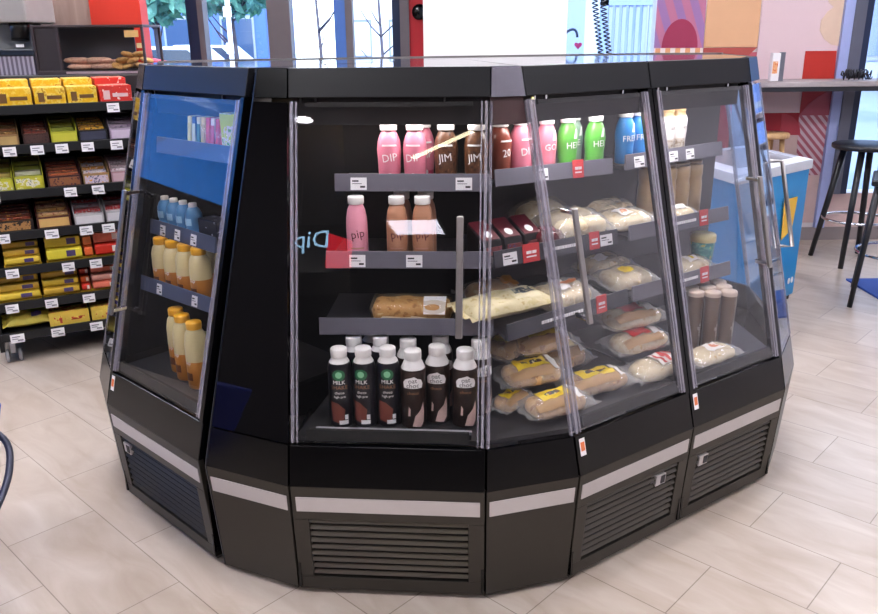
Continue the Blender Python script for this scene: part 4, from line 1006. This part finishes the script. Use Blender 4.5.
mb = MB(); mb.tube([(.2, .09, .275), (.2, .09, .24), (.2, .08, .18)], .055, 14, r2=.045); mb.build('spout', plain('black_spout', '141417', .3), cm)
MB().box(.0, .30, .0, .2, .1, .135).build('drip_tray', plain('blue_black_tray', '1C2434', .3), cm, .006)
MB().box(.02, .29, .01, .19, 0.0, .1).build('front_grille', striped('pale_machine_stripes', 'A8A0B0', '6A6070', 40, 0), cm)
MB().box(.21, .25, .0, .008, .145, .16).build('badge', WHITEC, cm)

# ================================================================== RIGHT SIDE: bin freezer, counter, stools, chair
fz = thing('chest_freezer', 'blue tapered chest freezer with a white rim behind the island', 'freezer', (0, 0, 0))
top_ = [(2.105, 4.52), (1.98, 5.15), (1.36, 4.75), (1.50, 4.0)]; bot = [(2.13, 4.58), (2.02, 5.05), (1.5, 4.72), (1.62, 4.12)]
fz.location = (1.8, 4.6, 0)
lc = lambda q, z: (q[0] - 1.8, q[1] - 4.6, z)
def inset(P, k): cx = sum(p[0] for p in P) / 4; cy = sum(p[1] for p in P) / 4; return [(cx + (p[0] - cx) * k, cy + (p[1] - cy) * k) for p in P]
mb = MB(); mb.hexa([lc(p, .03) for p in inset(bot, .97)] + [lc(p, .80) for p in inset(top_, .97)]); mb.build('body', plain('sky_blue_freezer', '1F86C8', .35, 0, .04, 6), fz, .01)
mb = MB(); a, b, c_, d_ = top_, inset(top_, .8), top_, inset(top_, .8)
for i in range(4):
    j = (i + 1) % 4
    mb.hexa([lc(a[i], .79), lc(a[j], .79), lc(b[j], .79), lc(b[i], .79), lc(a[i], .84), lc(a[j], .84), lc(b[j], .855), lc(b[i], .855)])
mb.build('rim', plain('white_freezer_rim', 'C8CCD8', .35), fz)
mb = MB(); mb.hexa([lc(p, .835) for p in inset(top_, .8)] + [lc(p, .842) for p in inset(top_, .8)]); mb.build('lid', plain('grey_freezer_lid', '8E8E96', .2), fz)
# front right face: yellow card and a small white mark
A, B = Vector(lc(inset(top_, .97)[3], .8)), Vector(lc(inset(top_, .97)[0], .8)); A0, B0 = Vector(lc(inset(bot, .97)[3], .03)), Vector(lc(inset(bot, .97)[0], .03))
def face(u, v): return A0.lerp(B0, u).lerp(A.lerp(B, u), v)
n = (B - A).cross(A0 - A).normalized(); n = n if n.y < 0 else -n
mb = MB(); mb.extr([face(u, v) + n * .012 for u, v in ((.62, .5), (.78, .56), (.82, .8), (.62, .8))], n * .003); mb.build('yellow_card', plain('yellow_tag', 'E8B83C', .5), fz)
mb = MB()
for u in (.84, .9): mb.extr([face(u + .02 * math.cos(a_ * PI / 5), .14 + .025 * math.sin(a_ * PI / 5)) + n * .011 for a_ in range(10)], n * .002)
mb.build('white_mark', WHITEC, fz)
mb = MB(); mb.hexa([lc(p, 0) for p in inset(bot, .9)] + [lc(p, .03) for p in inset(bot, .9)]); mb.build('feet', DARK, fz)

bc = thing('bar_counter', 'long narrow grey-topped bar counter along the mural wall', 'counter', (2.1, 5.62, 0))
MB().box(0, 2.3, 0, .38, 1.165, 1.2).build('counter_top', wood('grey_oak_top', '8A8084', 'B0A6A8', (1.5, 10, 10)), bc, .004)
MB().box(0, 2.3, .005, .38, 1.135, 1.165).build('under_frame', plain('dark_under_frame', '1C1C26', .5), bc)
for x in (.02, 2.24): MB().box(x, x + .05, .1, .3, 0, 1.135).build('leg', plain('dark_under_frame', '1C1C26', .5), bc)
# holder on the counter
mh = thing('menu_holder', 'small white menu holder with a food picture on the bar counter', 'menu holder', (2.30, 5.74, 1.2))
MB().box(0, .055, 0, .05, 0, .185).build('card_box', WHITEC, mh, .002); MB().box(.006, .04, -.0015, 0, .05, .13).build('picture', blotch('food_picture', ['C8502C', 'E0A070', 'F0E0D0'], 30), mh)
MB().box(.06, .09, .01, .04, 0, .19).build('holder', plain('grey_holder', '7A7C8A', .3, .5), mh)
cb = thing('cable_coil', 'tangle of black cable lying on the bar counter by the window', 'cable', (2.88, 5.72, 1.2))
mb = MB(); pts = []
rc = random.Random(5)
for i in range(260):
    a = i / 260 * 46 * PI; k = .6 + .5 * math.sin(i * .37); pts.append((-.09 + .18 * i / 260 + .03 * math.sin(a * .31) + .02 * math.cos(a), .03 * math.cos(a), .04 + .032 * k * math.sin(a)))
mb.tube(pts, .0045, 6); mb.build('cord', plain('black_cable', '141420', .5), cb)
ct = thing('takeaway_cup', 'pale takeaway cup with an orange top at the right picture edge', 'cup', (3.10, 5.78, 1.2))
MB().lathe([(0, 0), (.036, 0), (.045, .12)], 20).build('cup_body', plain('pale_cup', 'C8C4CC', .5), ct); MB().lathe([(0, .12), (.047, .12), (.047, .16), (0, .17)], 20).build('lid', plain('orange_lid', 'C8A070', .5), ct)

BW = plain('black_stained_wood', '14151C', .4, 0, .15, 20)
def stool(label, x, y, zs, r_, m, spread, legr=.017, ring=True, rot_=0., nl=4):
    s = thing('bar_stool', label, 'stool', (x, y, 0), rot_)
    MB().lathe([(0, zs - .035), (r_ * .96, zs - .035), (r_, zs - .028), (r_, zs - .006), (r_ * .95, zs), (0, zs)], 32).build('seat', m, s)
    for i in range(nl):
        a = PI / 4 + i * 2 * PI / nl; ca, sa = math.cos(a), math.sin(a)
        MB().tube([(ca * spread, sa * spread, 0), (ca * r_ * .62, sa * r_ * .62, zs - .034)], legr * .85, 10, r2=legr * 1.1).build('leg', m, s)
    if ring:
        z = zs * .37; k = spread + (r_ * .62 - spread) * z / zs
        MB().tube([(k * math.cos(i * PI / 16), k * math.sin(i * PI / 16), z) for i in range(32)], .009, 8, closed=True).build('foot_ring', CHROME, s)
    return s
stool('tall black bar stool with a chrome foot ring under the bar counter', 2.87, 5.42, .81, .215, BW, .255, .02, True, .12)
stool('low natural wood stool against the mural, half hidden by the blue freezer', 2.37, 5.80, .845, .13, wood('pale_beech', 'B08A60', 'D0A878'), .15, .016, False, .3)
ch = thing('wooden_chair', 'black wooden chair with a curved backrest, cut off by the right picture edge', 'chair', (2.68, 4.50, 0), -.5)
MB().box(-.21, .21, -.2, .2, .70, .735).build('seat', BW, ch, .01)
for x in (-.17, .17):
    for y in (-.17, .17): MB().tube([(x * 1.3, y * 1.3, 0), (x, y, .70)], .014, 10, r2=.018).build('leg', BW, ch)
for x in (-.18, -.06, .06, .18): MB().tube([(x, .18, .73), (x * 1.08, .24, 1.0)], .01, 8).build('back_spindle', BW, ch)
MB().tube([(-.22, .22, 1.0), (-.1, .26, 1.01), (.1, .26, 1.01), (.22, .22, 1.0)], .024, 10).build('backrest', BW, ch)
MB().tube([(.24 * math.cos(i * PI / 12), .24 * math.sin(i * PI / 12), .3) for i in range(24)], .008, 8, closed=True).build('foot_ring', CHROME, ch)
MT = tag(MB().box(2.62, 3.4, 4.35, 4.95, .0, .012).build('floor_mat', plain('blue_mat', '2C4C9A', .8), None), 'blue floor mat under the black wooden chair', 'mat')

# blue trolley at the left picture edge
tr = thing('shopping_trolley', 'blue shopping basket trolley with a grey tube frame at the left picture edge', 'trolley', (-1.52, 1.80, 0))
mb = MB(); mb.hexa([(-.2, -.2, .33), (.28, -.16, .33), (.28, .16, .33), (-.2, .2, .33), (-.25, -.24, .58), (.335, -.19, .58), (.335, .19, .58), (-.25, .24, .58)]); mb.build('basket', plain('royal_blue_plastic', '1434A8', .35), tr, .01)
mb = MB(); pts = [(.20, .22, .52), (.31, .20, .46), (.345, .14, .40), (.345, .06, .34), (.325, -.02, .29), (.26, -.1, .25), (.1, -.16, .22)]
def smooth_path(p, n=6):
    p = [Vector(q) for q in p]; out = []
    for i in range(len(p) - 1):
        a, b, c, d = p[max(i - 1, 0)], p[i], p[i + 1], p[min(i + 2, len(p) - 1)]
        for k in range(n):
            t = k / n; out.append(.5 * (2 * b + (c - a) * t + (2 * a - 5 * b + 4 * c - d) * t * t + (3 * b - a - 3 * c + d) * t ** 3))
    return out + [p[-1]]
mb.tube(smooth_path(pts), .0095, 10); mb.build('tube_frame', plain('grey_tube', '4A4C5C', .35, .5), tr)
for x, y in ((-.2, -.15), (-.2, .15), (.15, -.12), (.15, .12)):
    MB().tube([(x, y, .06), (x, y, .34)], .01, 8).build('leg', plain('grey_tube', '4A4C5C', .35, .5), tr)
    mb = MB(); mb.lathe([(0, -.01), (.03, -.01), (.03, .01), (0, .01)], 18)
    for v in mb.bm.verts: v.co = Vector((x + v.co.x, y + v.co.z, .03 + v.co.y))
    mb.build('wheel', plain('black_wheel', '18181A', .5), tr)

# ================================================================== ROOM
YW_ = 6.05
structure('floor', MB().box(-5, 5.2, -8.5, 6.2, -.05, 0), floor_mat(), 'beige stone-look floor tiles laid diagonally', 'floor')
CEI = plain('ceiling_panel', '5A5656', .8)
structure('ceiling', MB().box(-5, 5.2, -8.5, 6.2, 3.0, 3.06), CEI, 'pale ceiling', 'ceiling')
WALLW = plain('white_wall_paint', 'D8D2D4', .7, 0, .03, 3); PINKW = plain('blush_wall_paint', 'D8BEC4', .7, 0, .03, 3)
mb = MB(); mb.box(-5.1, -5, -8.5, 2.0, 0, 3); mb.box(-5.1, -5, 2.0, 5.0, 0, 1.45); mb.box(-5.1, -5, 2.0, 5.0, 2.5, 3); mb.box(-5.1, -5, 5.0, 6.2, 0, 3)
structure('wall_left', mb, plain('dark_left_wall', '3A383C', .7), 'left wall of the shop', 'wall')
structure('wall_front', MB().box(-5, 5.2, -8.6, -8.5, 0, 3), plain('dark_shop_wall', '3E3C40', .7), 'wall of the shop behind the photographer', 'wall')
structure('wall_right', MB().box(5.2, 5.3, -8.5, 6.2, 0, 3), plain('pale_right_wall', 'D0CCD2', .7), 'right wall of the shop', 'wall')
FRAME = plain('mullion_taupe', '6C6468', .45, .2); FRAMEB = plain('mullion_blue_black', '1C2A48', .4, .2)
# back wall: sill below, lintel above, mullions between the window lights
mb = MB(); mb.box(-5, -1.62 - .6, YW_, YW_ + .15, 0, 3); mb.box(-2.25, -.17, YW_, YW_ + .15, 0, .25); mb.box(-2.25, -.17, YW_, YW_ + .15, 2.75, 3)
mb.box(-.0, .93, YW_, YW_ + .15, 0, 3); mb.box(.93, 1.57, YW_, YW_ + .15, 0, .25); mb.box(.93, 1.57, YW_, YW_ + .15, 2.75, 3)
mb.box(1.57, 2.88, YW_, YW_ + .15, 0, 3); mb.box(2.88, 5.2, YW_, YW_ + .15, 2.75, 3); mb.box(2.88, 5.2, YW_, YW_ + .15, 0, .36)
structure('wall_back', mb, WALLW, 'rear wall with shopfront windows', 'wall')
def window(n, x0, x1, z0, z1, label, fl=.0, fr=.0):
    o = structure('window_%d' % n, MB().box(x0, x1, YW_ + .06, YW_ + .072, z0, z1), WINGLASS, label, 'window')
window(1, -2.25, -1.76, .25, 2.75, 'tall shopfront window beside the red column, looking out on trees')
window(2, -1.64, -1.19, .25, 2.75, 'tall shopfront window with a signpost outside')
window(3, -1.03, -.72, .25, 2.75, 'bright narrow shopfront window with a bare young tree outside')
window(4, -.59, -.31, .25, 2.75, 'bright narrow shopfront window next to the red sign')
window(5, .93, 1.57, .25, 2.75, 'window right of the white column, looking out on a grey gate')
window(6, 3.08, 5.2, .36, 2.75, 'window at the right behind the bar stools')
structure('window_7', MB().box(-5.06, -5.05, 2.0, 5.0, 1.45, 2.5), WINGLASS, 'high window in the left wall', 'window')
tn = 1
def trim(mb, m, label, cat='trim'):
    global tn
    o = structure('trim_%d' % tn, mb, m, label, cat); tn += 1; return o
for x0, x1 in ((-1.68, -1.64), (-1.10, -1.03), (-.64, -.59), (-.255, -.19)):
    trim(MB().box(x0, x1 if True else x1, YW_ - .03, YW_ + .1, .25, 2.75), FRAME, 'taupe window mullion', 'mullion')
for x0, x1 in ((-1.76, -1.68), (-.31, -.255)):
    trim(MB().box(x0, x1, YW_ - .02, YW_ + .1, .25, 2.75), FRAMEB, 'blue-black window mullion', 'mullion')
trim(MB().box(-1.19, -1.10, YW_ - .03, YW_ + .1, .25, 2.75), FRAME, 'wide taupe window mullion', 'mullion')
trim(MB().box(-.72, -.64, YW_ - .02, YW_ + .1, .25, 2.75), plain('mullion_blue', '4A74C0', .4), 'blue window mullion', 'mullion')
trim(MB().box(-.19, 0, YW_ - .01, YW_ + .1, 0, 3), plain('red_wall_sign', 'B81E28', .45), 'red wall strip beside the white column', 'wall panel')
structure('wall_column', MB().box(-.075, .77, 5.0, 5.35, 0, 3), plain('white_column_paint', 'FBF9FA', .6, 0, .01), 'wide white square column behind the island', 'column')
structure('wall_red_column', MB().box(-2.02, -1.725, 5.0, 5.12, 0, 3), plain('red_column_paint', 'D8321C', .45, 0, .04, 3), 'glossy red column behind the pastry case', 'column')
structure('wall_wood_panel', MB().box(-5, -2.025, 5.02, 5.2, 0, 3), wood('pinkish_oak_panel', 'A08478', 'BCA296', (9, 9, .8)), 'wood panelled wall behind the pastry case', 'wall')
tag(MB().lathe([(0, -.03), (.05, -.03), (.055, 0), (.05, .03), (0, .03)], 20).build('wall_speaker', BLACK, None), 'round black wall speaker on the red strip', 'speaker')
sp = bpy.data.objects['wall_speaker']; sp.location = (-.115, YW_ - .04, 1.68); sp.rotation_euler = (PI / 2, 0, 0)
# mural panels on the rear wall
MS = .976
def mp(pts): return [((x) * MS, 1.5 + (z - 1.5) * MS) for x, z in pts]
def mural(pts, m, label, d=.006, off=0.):
    P = mp(pts); mb = MB(); mb.extr([(x, YW_ - off, z) for x, z in P], (0, -d, 0)); return trim(mb, m, label, 'mural panel')
mural([(1.60, 1.42), (1.962, 1.417), (1.92, 3.0), (1.60, 3.0)], striped('mauve_stripes', 'B8708E', '9A72A8', 9, .35), 'pink and mauve striped mural panel')
mural([(1.653 + .132 * (1 - math.cos(a * PI / 16)), 1.42 + .2 * math.sin(a * PI / 16)) for a in range(17)], plain('raspberry_mural', '9A2C50', .6), 'raspberry half circle on the striped mural panel', .004, .006)
mural([(1.60, 1.385), (1.962, 1.385), (1.962, 1.418), (1.60, 1.418)], striped('orange_white_dashes', 'E0A070', 'E8DCD8', 14, 0), 'dashed orange border under the raspberry half circle')
mural([(1.60, .1), (2.36, .1), (2.36, 1.384), (1.60, 1.384)], plain('rose_mural', 'B4586A', .6), 'rose mural panel below the border')
mural([(1.963, 1.42), (2.358, 1.42), (2.33, 3.0), (1.963, 3.0)], plain('apricot_mural', 'D8A882', .6, 0, .03), 'apricot mural panel')
mural([(1.963, 1.365), (2.30, 1.365), (2.358, 1.418), (1.963, 1.418)], plain('brick_mural', 'A84A44', .6), 'brick red band under the apricot mural panel', .008, .004)
mural([(2.36, .95), (2.96, .95), (2.96, 3.0), (2.36, 3.0)], PINKW, 'blush pink mural ground')
mural([(2.96, 1.42), (2.90, 1.43), (2.84, 1.47), (2.80, 1.53), (2.80, 1.60), (2.84, 1.66), (2.88, 1.69), (2.84, 1.72), (2.82, 1.78), (2.86, 1.84), (2.96, 1.87)], plain('peach_mural', 'D8BCA8', .6), 'pale peach cloud shape on the blush mural', .004, .006)
mural([(2.716, 1.17), (2.955, 1.17), (2.944, 1.388), (2.716, 1.388)], plain('scarlet_mural', 'B82A20', .55), 'scarlet mural square above the counter', .004, .006)
mural([(2.36, .78), (2.758, .78), (2.758, .945), (2.36, .945)], plain('crimson_mural', '9A1428', .55), 'crimson mural band below the counter')
mural([(2.60 + .155 * math.sin(a * PI / 16) if a < 9 else 2.60, .78 + .16 * math.cos(a * PI / 16) if a < 9 else .78) for a in range(10)] , plain('rose_arc_mural', 'A83444', .55), 'rose quarter circle on the crimson mural band', .004, .006)
mural([(2.73, .925), (2.97, .925), (2.955, 1.168), (2.73, 1.168)], plain('wine_mural', '9A2434', .55), 'wine red mural square below the counter', .004, .006)
mural([(2.73, .925), (2.97, .925), (2.955, 1.12), (2.85, 1.06), (2.78, 1.0)], plain('dusky_rose_mural', 'A04A5C', .55), 'dusky rose shape in the wine red mural square', .004, .01)
mural([(2.76, .474), (2.97, .474), (2.955, .925), (2.73, .925)], striped('red_white_stripes', 'A85A6A', 'CBB0BC', 24, .75), 'diagonally striped red and white mural panel', .006, .002)
mural([(2.36, .10), (2.99, .10), (2.99, .78), (2.36, .78)], plain('blush_dado', 'D0B4B0', .6), 'pale wood dado under the mural', .004)
structure('baseboard_back', MB().box(1.57, 5.2, YW_ - .022, YW_ - .008, 0, .10), plain('grey_skirting', '8A8082', .5), 'grey skirting board', 'baseboard')
trim(MB().box(2.88, 2.95, YW_ - .04, YW_ + .12, .1, 3), plain('blue_lit_jamb', '9CA8D8', .4), 'window jamb painted with blue daylight', 'jamb')  # grey frame coloured pale blue for the daylight falling on it
trim(MB().box(2.95, 3.03, YW_ - .05, YW_ + .12, .36, 3), plain('grey_jamb', '5A5C6C', .4), 'grey window jamb', 'jamb')
trim(MB().box(3.03, 3.08, YW_ - .04, YW_ + .12, .36, 3), FRAMEB, 'dark blue window jamb', 'jamb')
trim(MB().box(2.95, 5.2, YW_ - .008, YW_ - .002, .1, .36), plain('blush_dado', 'D0B4B0', .6), 'pale wood dado under the right window', 'dado')
# hanging spring cables by the window, and the bow lamp with a heart
for i, (xa, xb, l) in enumerate(((1.0, 1.075, 'black coiled cable hanging by the window, left one'), (1.05, 1.13, 'black coiled cable hanging by the window, right one'))):
    mb = MB(); pts = []
    for k in range(260):
        f = k / 260; z = 1.395 + .9 * f; a = f * 2 * PI * 36
        pts.append((xb + (xa - xb) * f * 2.4 * (1 - .4 * f) + .018 * math.cos(a), 5.5 + .018 * math.sin(a), z))
    mb.tube(pts, .0045, 5); tag(mb.build('coiled_cable', plain('black_cable', '141420', .5), None), l, 'cable', 'coiled cables by the window')
hr = thing('cable_stand', 'low steel stand holding the two black coiled cables behind the island', 'stand', (1.1, 5.5, 0))
MB().box(-.09, .3, -.01, .01, 1.372, 1.39).build('cross_bar', plain('black_cable', '141420', .5), hr); MB().box(.09, .12, -.015, .015, 0, 1.372).build('post', STEEL, hr); MB().lathe([(0, 0), (.14, 0), (.14, .015), (0, .02)], 24, (.105, 0)).build('foot_plate', STEEL, hr)
bl = thing('bow_lamp', 'thin dark bow with a small pink heart standing behind the window', 'ornament', (.97, 6.6, 0))
mb = MB(); mb.tube([(.0, 0, 0), (.0, 0, 1.5)] + [(.0 + .13 * math.sin(a * PI / 16), 0, 1.5 + .13 * (1 - math.cos(a * PI / 16)) * 0 + .06 * math.sin(a * PI / 8)) for a in range(1, 9)], .01, 8); mb.build('bow', plain('navy_tube', '2A3A5A', .4), bl)
mb = MB(); mb.extr([(.14 + .03 * .062 * 16 * math.sin(t_) ** 3, 0, 1.44 + .03 * .062 * (13 * math.cos(t_) - 5 * math.cos(2 * t_) - 2 * math.cos(3 * t_) - math.cos(4 * t_))) for t_ in [i * 2 * PI / 24 for i in range(24)]], (0, .012, 0)); mb.build('heart', plain('pink_heart', 'D0407A', .5), bl)

# ------------------------------------------------------------------ ceiling lamps
PAN = emitter('lamp_diffuser', 'F8F6FC', 23.)
PAN2 = emitter('soft_lamp_diffuser', 'F0ECFF', 9.)
def lamp(x, y, label):
    r = thing('ceiling_light', label, 'ceiling light', (x, y, 3.0), 0, 'square ceiling lights')
    MB().box(-.31, .31, -.31, .31, -.012, 0).build('frame', plain('white_lamp_frame', 'D8D8D8', .5), r)
    MB().box(-.28, .28, -.28, .28, -.016, -.012).build('diffuser', PAN2 if y < -4 else PAN, r)
num = 'one two three four five six'.split()
for j, (y, xs) in enumerate(((-4.6, (-1.3, 1.2, 3.2)), (-1.5, (-3.5, 1.7)), (.6, (-3.2, -1.1, .9, 3.0)), (2.6, (-3.2, -1.1, .9, 3.0)), (4.6, (-3.2, -1.1, .9, 3.0)))):
    for i, x in enumerate(xs):
        lamp(x, y, 'square ceiling light, row %s from the shop rear, place %s from the left' % (num[j], num[i]))
dl = thing('downlight', 'small round recessed downlight behind the photographer', 'ceiling light', (-1.66, -1.62, 3.0))
MB().lathe([(.07, -.008), (.085, -.008), (.085, 0), (.07, 0)], 24).build('trim_ring', STEEL, dl); MB().lathe([(0, -.006), (.07, -.006), (.07, -.001), (0, -.001)], 24).build('diffuser', PAN, dl)
tl = thing('linear_light', 'slim cream linear light hung askew under the ceiling', 'ceiling light', (-.66, -2.18, 2.98), .75)
MB().box(-.4, .4, -.035, .035, 0, .02).build('housing', plain('cream_housing', 'D8D0B8', .5), tl); MB().box(-.39, .39, -.025, .025, -.006, 0).build('diffuser', emitter('cream_diffuser', 'FFF0C8', 12.), tl)
sg = thing('hanging_sign', 'lit hanging sign with pale blue letters and a red flag, behind the photographer', 'sign', (-1.87, -3.0, 2.0))
MB().box(-.32, .32, -.04, -.01, .1, .56).build('board', BLACK, sg)
MB().extr([(.02, -.005, .14), (.27, -.005, .14), (.27, -.005, .40), (.03, -.005, .48)], (0, .004, 0)).build('red_flag', emitter('red_sign_light', 'E02030', 5.), sg)
vs, fs = text_tris('Dip', .24); mb = MB(); vv = [mb.bm.verts.new((-.12 - x, 0, .41 + y)) for x, y, _ in vs]
for f in fs: mb.bm.faces.new([vv[i] for i in f])
mb.build('lettering', emitter('blue_sign_light', 'A8D8FF', 7.), sg)
for x in (-.25, .25): MB().tube([(x, -.025, .56), (x, -.025, 1.0)], .006, 6).build('hanger', STEEL, sg)

# ================================================================== OUTSIDE
structure('ground', MB().box(-40, 40, 6.2, 60, -.12, -.05), plain('pale_pavement', '7A8698', .8, 0, .06, 1), 'pale pavement outside', 'pavement')
def building(label, x, y, w, d, h, col, rows, cols_, wc='3A4E6E'):
    r = thing('building', label, 'building', (x, y, -.05))
    MB().box(0, w, 0, d, 0, h).build('wall', plain('facade_' + col, col, .8), r)
    for i in range(rows):
        for j in range(cols_):
            cw, chh = w / cols_, h / rows
            f = MB().box(cw * (j + .2), cw * (j + .8), -.05, 0, chh * (i + .25), chh * (i + .8)).build('window', plain('facade_frame', '8A94A8', .5), r)
            MB().box(cw * (j + .24), cw * (j + .76), -.07, -.05, chh * (i + .29), chh * (i + .76)).build('pane', plain('facade_pane_' + wc, wc, .1), f)
building('blue grey building across the street behind the trees', -16, 30, 10, 6, 9, '4A6AA8', 3, 5)
building('white building across the street', -4.4, 38, 7.6, 6, 12, 'F4F4F8', 4, 4, 'DDE4F0')
building('pale grey building behind the gate', 4.2, 24, 9, 5, 10, 'A8B4CC', 3, 4, '6A7EA8')
building('blue building seen through the right window', 13.5, 22, 14, 5, 9, '4A74B8', 2, 2, '3A64A8')
gt_ = thing('metal_gate', 'grey gate of upright slats outside the window right of the column', 'gate', (2.05, 10.6, -.05))
mb = MB(); mb.box(0, .09, 0, .08, 0, 2.0); mb.box(.86, .95, 0, .08, 0, 2.0); mb.box(0, .95, 0, .08, 1.92, 2.02); mb.box(.0, .95, .0, .08, .1, .2); mb.build('gate_frame', plain('blue_grey_gate', '8498C0', .5), gt_)
mb = MB()
for i in range(9): mb.box(.1 + .085 * i, .145 + .085 * i, .02, .06, .2, 1.92)
mb.build('slat_panel', plain('gate_slat', '8E9CBC', .5), gt_)
building('tall blue building beyond the left wall window', -20, -2, 6, 14, 9, '3A86D8', 3, 3, '6AAAE4')  # added out of view so the left cabinet's panes mirror blue
def tree(label, x, y, h, crown, col, bare=False, rnd=0, n=900):
    rs = random.Random(rnd); t = thing('tree', label, 'tree', (x, y, -.05))
    mb = MB(); mb.tube([(0, 0, 0), (.03, 0, h * .4), (-.02, .02, h * .8)], .09 if not bare else .035, 8, r2=.03 if not bare else .015)
    for i in range(6):
        a = rs.uniform(0, 6.28); z = h * rs.uniform(.35, .7); l = rs.uniform(.3, .8) * (crown if not bare else .5)
        mb.tube([(0, 0, z), (l * math.cos(a) * .5, l * math.sin(a) * .5, z + l * .4), (l * math.cos(a), l * math.sin(a), z + l)], .02 if not bare else .012, 6, r2=.006)
    mb.build('trunk', plain('bark', '4A4450', .8), t)
    if not bare:
        mb = MB()
        for i in range(n):
            u = Vector((rs.gauss(0, 1), rs.gauss(0, 1), rs.gauss(0, 1))).normalized() * crown * rs.uniform(.4, 1.05) ** .6
            c = Vector((0, 0, h)) + Vector((u.x, u.y, u.z * .8)); s = rs.uniform(.1, .2)
            a, b = Vector((rs.uniform(-1, 1), rs.uniform(-1, 1), rs.uniform(-1, 1))).normalized(), Vector((rs.uniform(-1, 1), rs.uniform(-1, 1), rs.uniform(-1, 1))).normalized()
            q = [mb.bm.verts.new(c + v) for v in (-a * s, b * s * .5, a * s, -b * s * .5)]; mb.bm.faces.new(q)
        mb.build('foliage', blotch('leaf_' + col, [col, '548E80', '74B0A0'], 3, .6), t)
tree('leafy tree outside the window beside the red column', -4.45, 13.5, 2.75, 1.15, '5A9A80', rnd=1, n=1700)
tree('leafy tree outside the window with the signpost', -3.95, 16.5, 2.95, 1.2, '62A088', rnd=2, n=1700)
tree('dark green tree seen through the right window', 8.6, 14, 2.2, 1.0, '4AA880', rnd=3)
tree('bare young tree outside the bright window', -1.45, 10.5, 2.6, .6, '4A9A5A', True, 4)
tree('bare thin tree outside the window next to the red sign', -.75, 11.5, 2.6, .6, '4A9A5A', True, 5)
ps = thing('signpost', 'white signpost with two plates outside the second window', 'signpost', (-2.55, 10.5, -.05))
MB().tube([(0, 0, 0), (0, 0, 2.2)], .03, 8).build('post', plain('white_post', 'E8ECF4', .5), ps); MB().box(-.05, .05, -.04, -.03, 1.83, 1.95).build('upper_plate', plain('white_post', 'E8ECF4', .5), ps); MB().box(-.05, .04, -.04, -.03, 1.40, 1.53).build('lower_plate', plain('white_post', 'E8ECF4', .5), ps)
rl = thing('street_railing', 'sloping red handrail outside the first window', 'railing', (-3.5, 8.8, -.05))
MB().tube([(0, 0, 1.62), (.35, 0, 1.4), (1.3, 0, 1.2)], .03, 8).build('handrail', plain('red_rail', 'B03040', .5), rl)
for x, z in ((.02, 1.6), (.65, 1.33), (1.28, 1.2)): MB().tube([(x, 0, 0), (x, 0, z)], .02, 8).build('post', plain('red_rail', 'B03040', .5), rl)
def car(label, x, y, col):
    r = thing('car', label, 'car', (x, y, -.05))
    mb = MB(); mb.extr([(0, 0, .25), (4.1, 0, .25), (4.15, 0, .75), (3.3, 0, .9), (2.7, 0, 1.42), (1.1, 0, 1.45), (.5, 0, .95), (0, 0, .85)], (0, 1.7, 0)); mb.build('body', plain('car_' + col, col, .25), r, .06)
    mb = MB(); mb.extr([(.75, -.01, .95), (3.0, -.01, .95), (2.6, -.01, 1.36), (1.15, -.01, 1.38)], (0, .02, 0)); mb.build('side_window', plain('car_glass', '2A3A4E', .1), r)
    for xx in (.8, 3.3):
        mb = MB(); mb.lathe([(0, -.1), (.31, -.1), (.31, .1), (0, .1)], 24)
        for v in mb.bm.verts: v.co = Vector((xx + v.co.x, .08 + v.co.z, .31 + v.co.y))
        mb.build('wheel', plain('car_tyre', '18181A', .7), r)
car('pale car parked across the street behind the trees', -8.5, 20, 'C8D0E0'); car('white car parked outside the second window', -9.2, 26, 'E0E4EC')

# ------------------------------------------------------------------ daylight
su = bpy.data.lights.new('sun', 'SUN'); su.energy = 2.6; su.angle = .02; su.color = (1, .97, .92)
so = bpy.data.objects.new('sun', su); COL.objects.link(so); so.rotation_euler = (math.radians(48), 0, math.radians(4))
wd = bpy.data.worlds.new('sky'); scene.world = wd; wd.use_nodes = True
nt = wd.node_tree; nt.nodes.clear()
out = nt.nodes.new('ShaderNodeOutputWorld'); bg = nt.nodes.new('ShaderNodeBackground'); tc = nt.nodes.new('ShaderNodeTexCoord'); sx = nt.nodes.new('ShaderNodeSeparateXYZ'); cr = nt.nodes.new('ShaderNodeValToRGB')
nt.links.new(tc.outputs['Generated'], sx.inputs[0]); nt.links.new(sx.outputs['Z'], cr.inputs[0])
cr.color_ramp.elements[0].color = (.88, .94, 1, 1); cr.color_ramp.elements[1].color = (.5, .68, 1, 1)
nt.links.new(cr.outputs[0], bg.inputs[0]); bg.inputs[1].default_value = 3.2; nt.links.new(bg.outputs[0], out.inputs[0])

scene.view_settings.view_transform = 'Standard'; scene.view_settings.look = 'None'; scene.view_settings.gamma = 1; scene.view_settings.exposure = .78
scene.view_settings.use_curve_mapping = False
scene.cycles.use_denoising = True
scene.cycles.max_bounces = 10; scene.cycles.transparent_max_bounces = 24; scene.cycles.glossy_bounces = 5; scene.cycles.diffuse_bounces = 4
scene.cycles.sample_clamp_indirect = 6; scene.cycles.caustics_reflective = False; scene.cycles.caustics_refractive = False
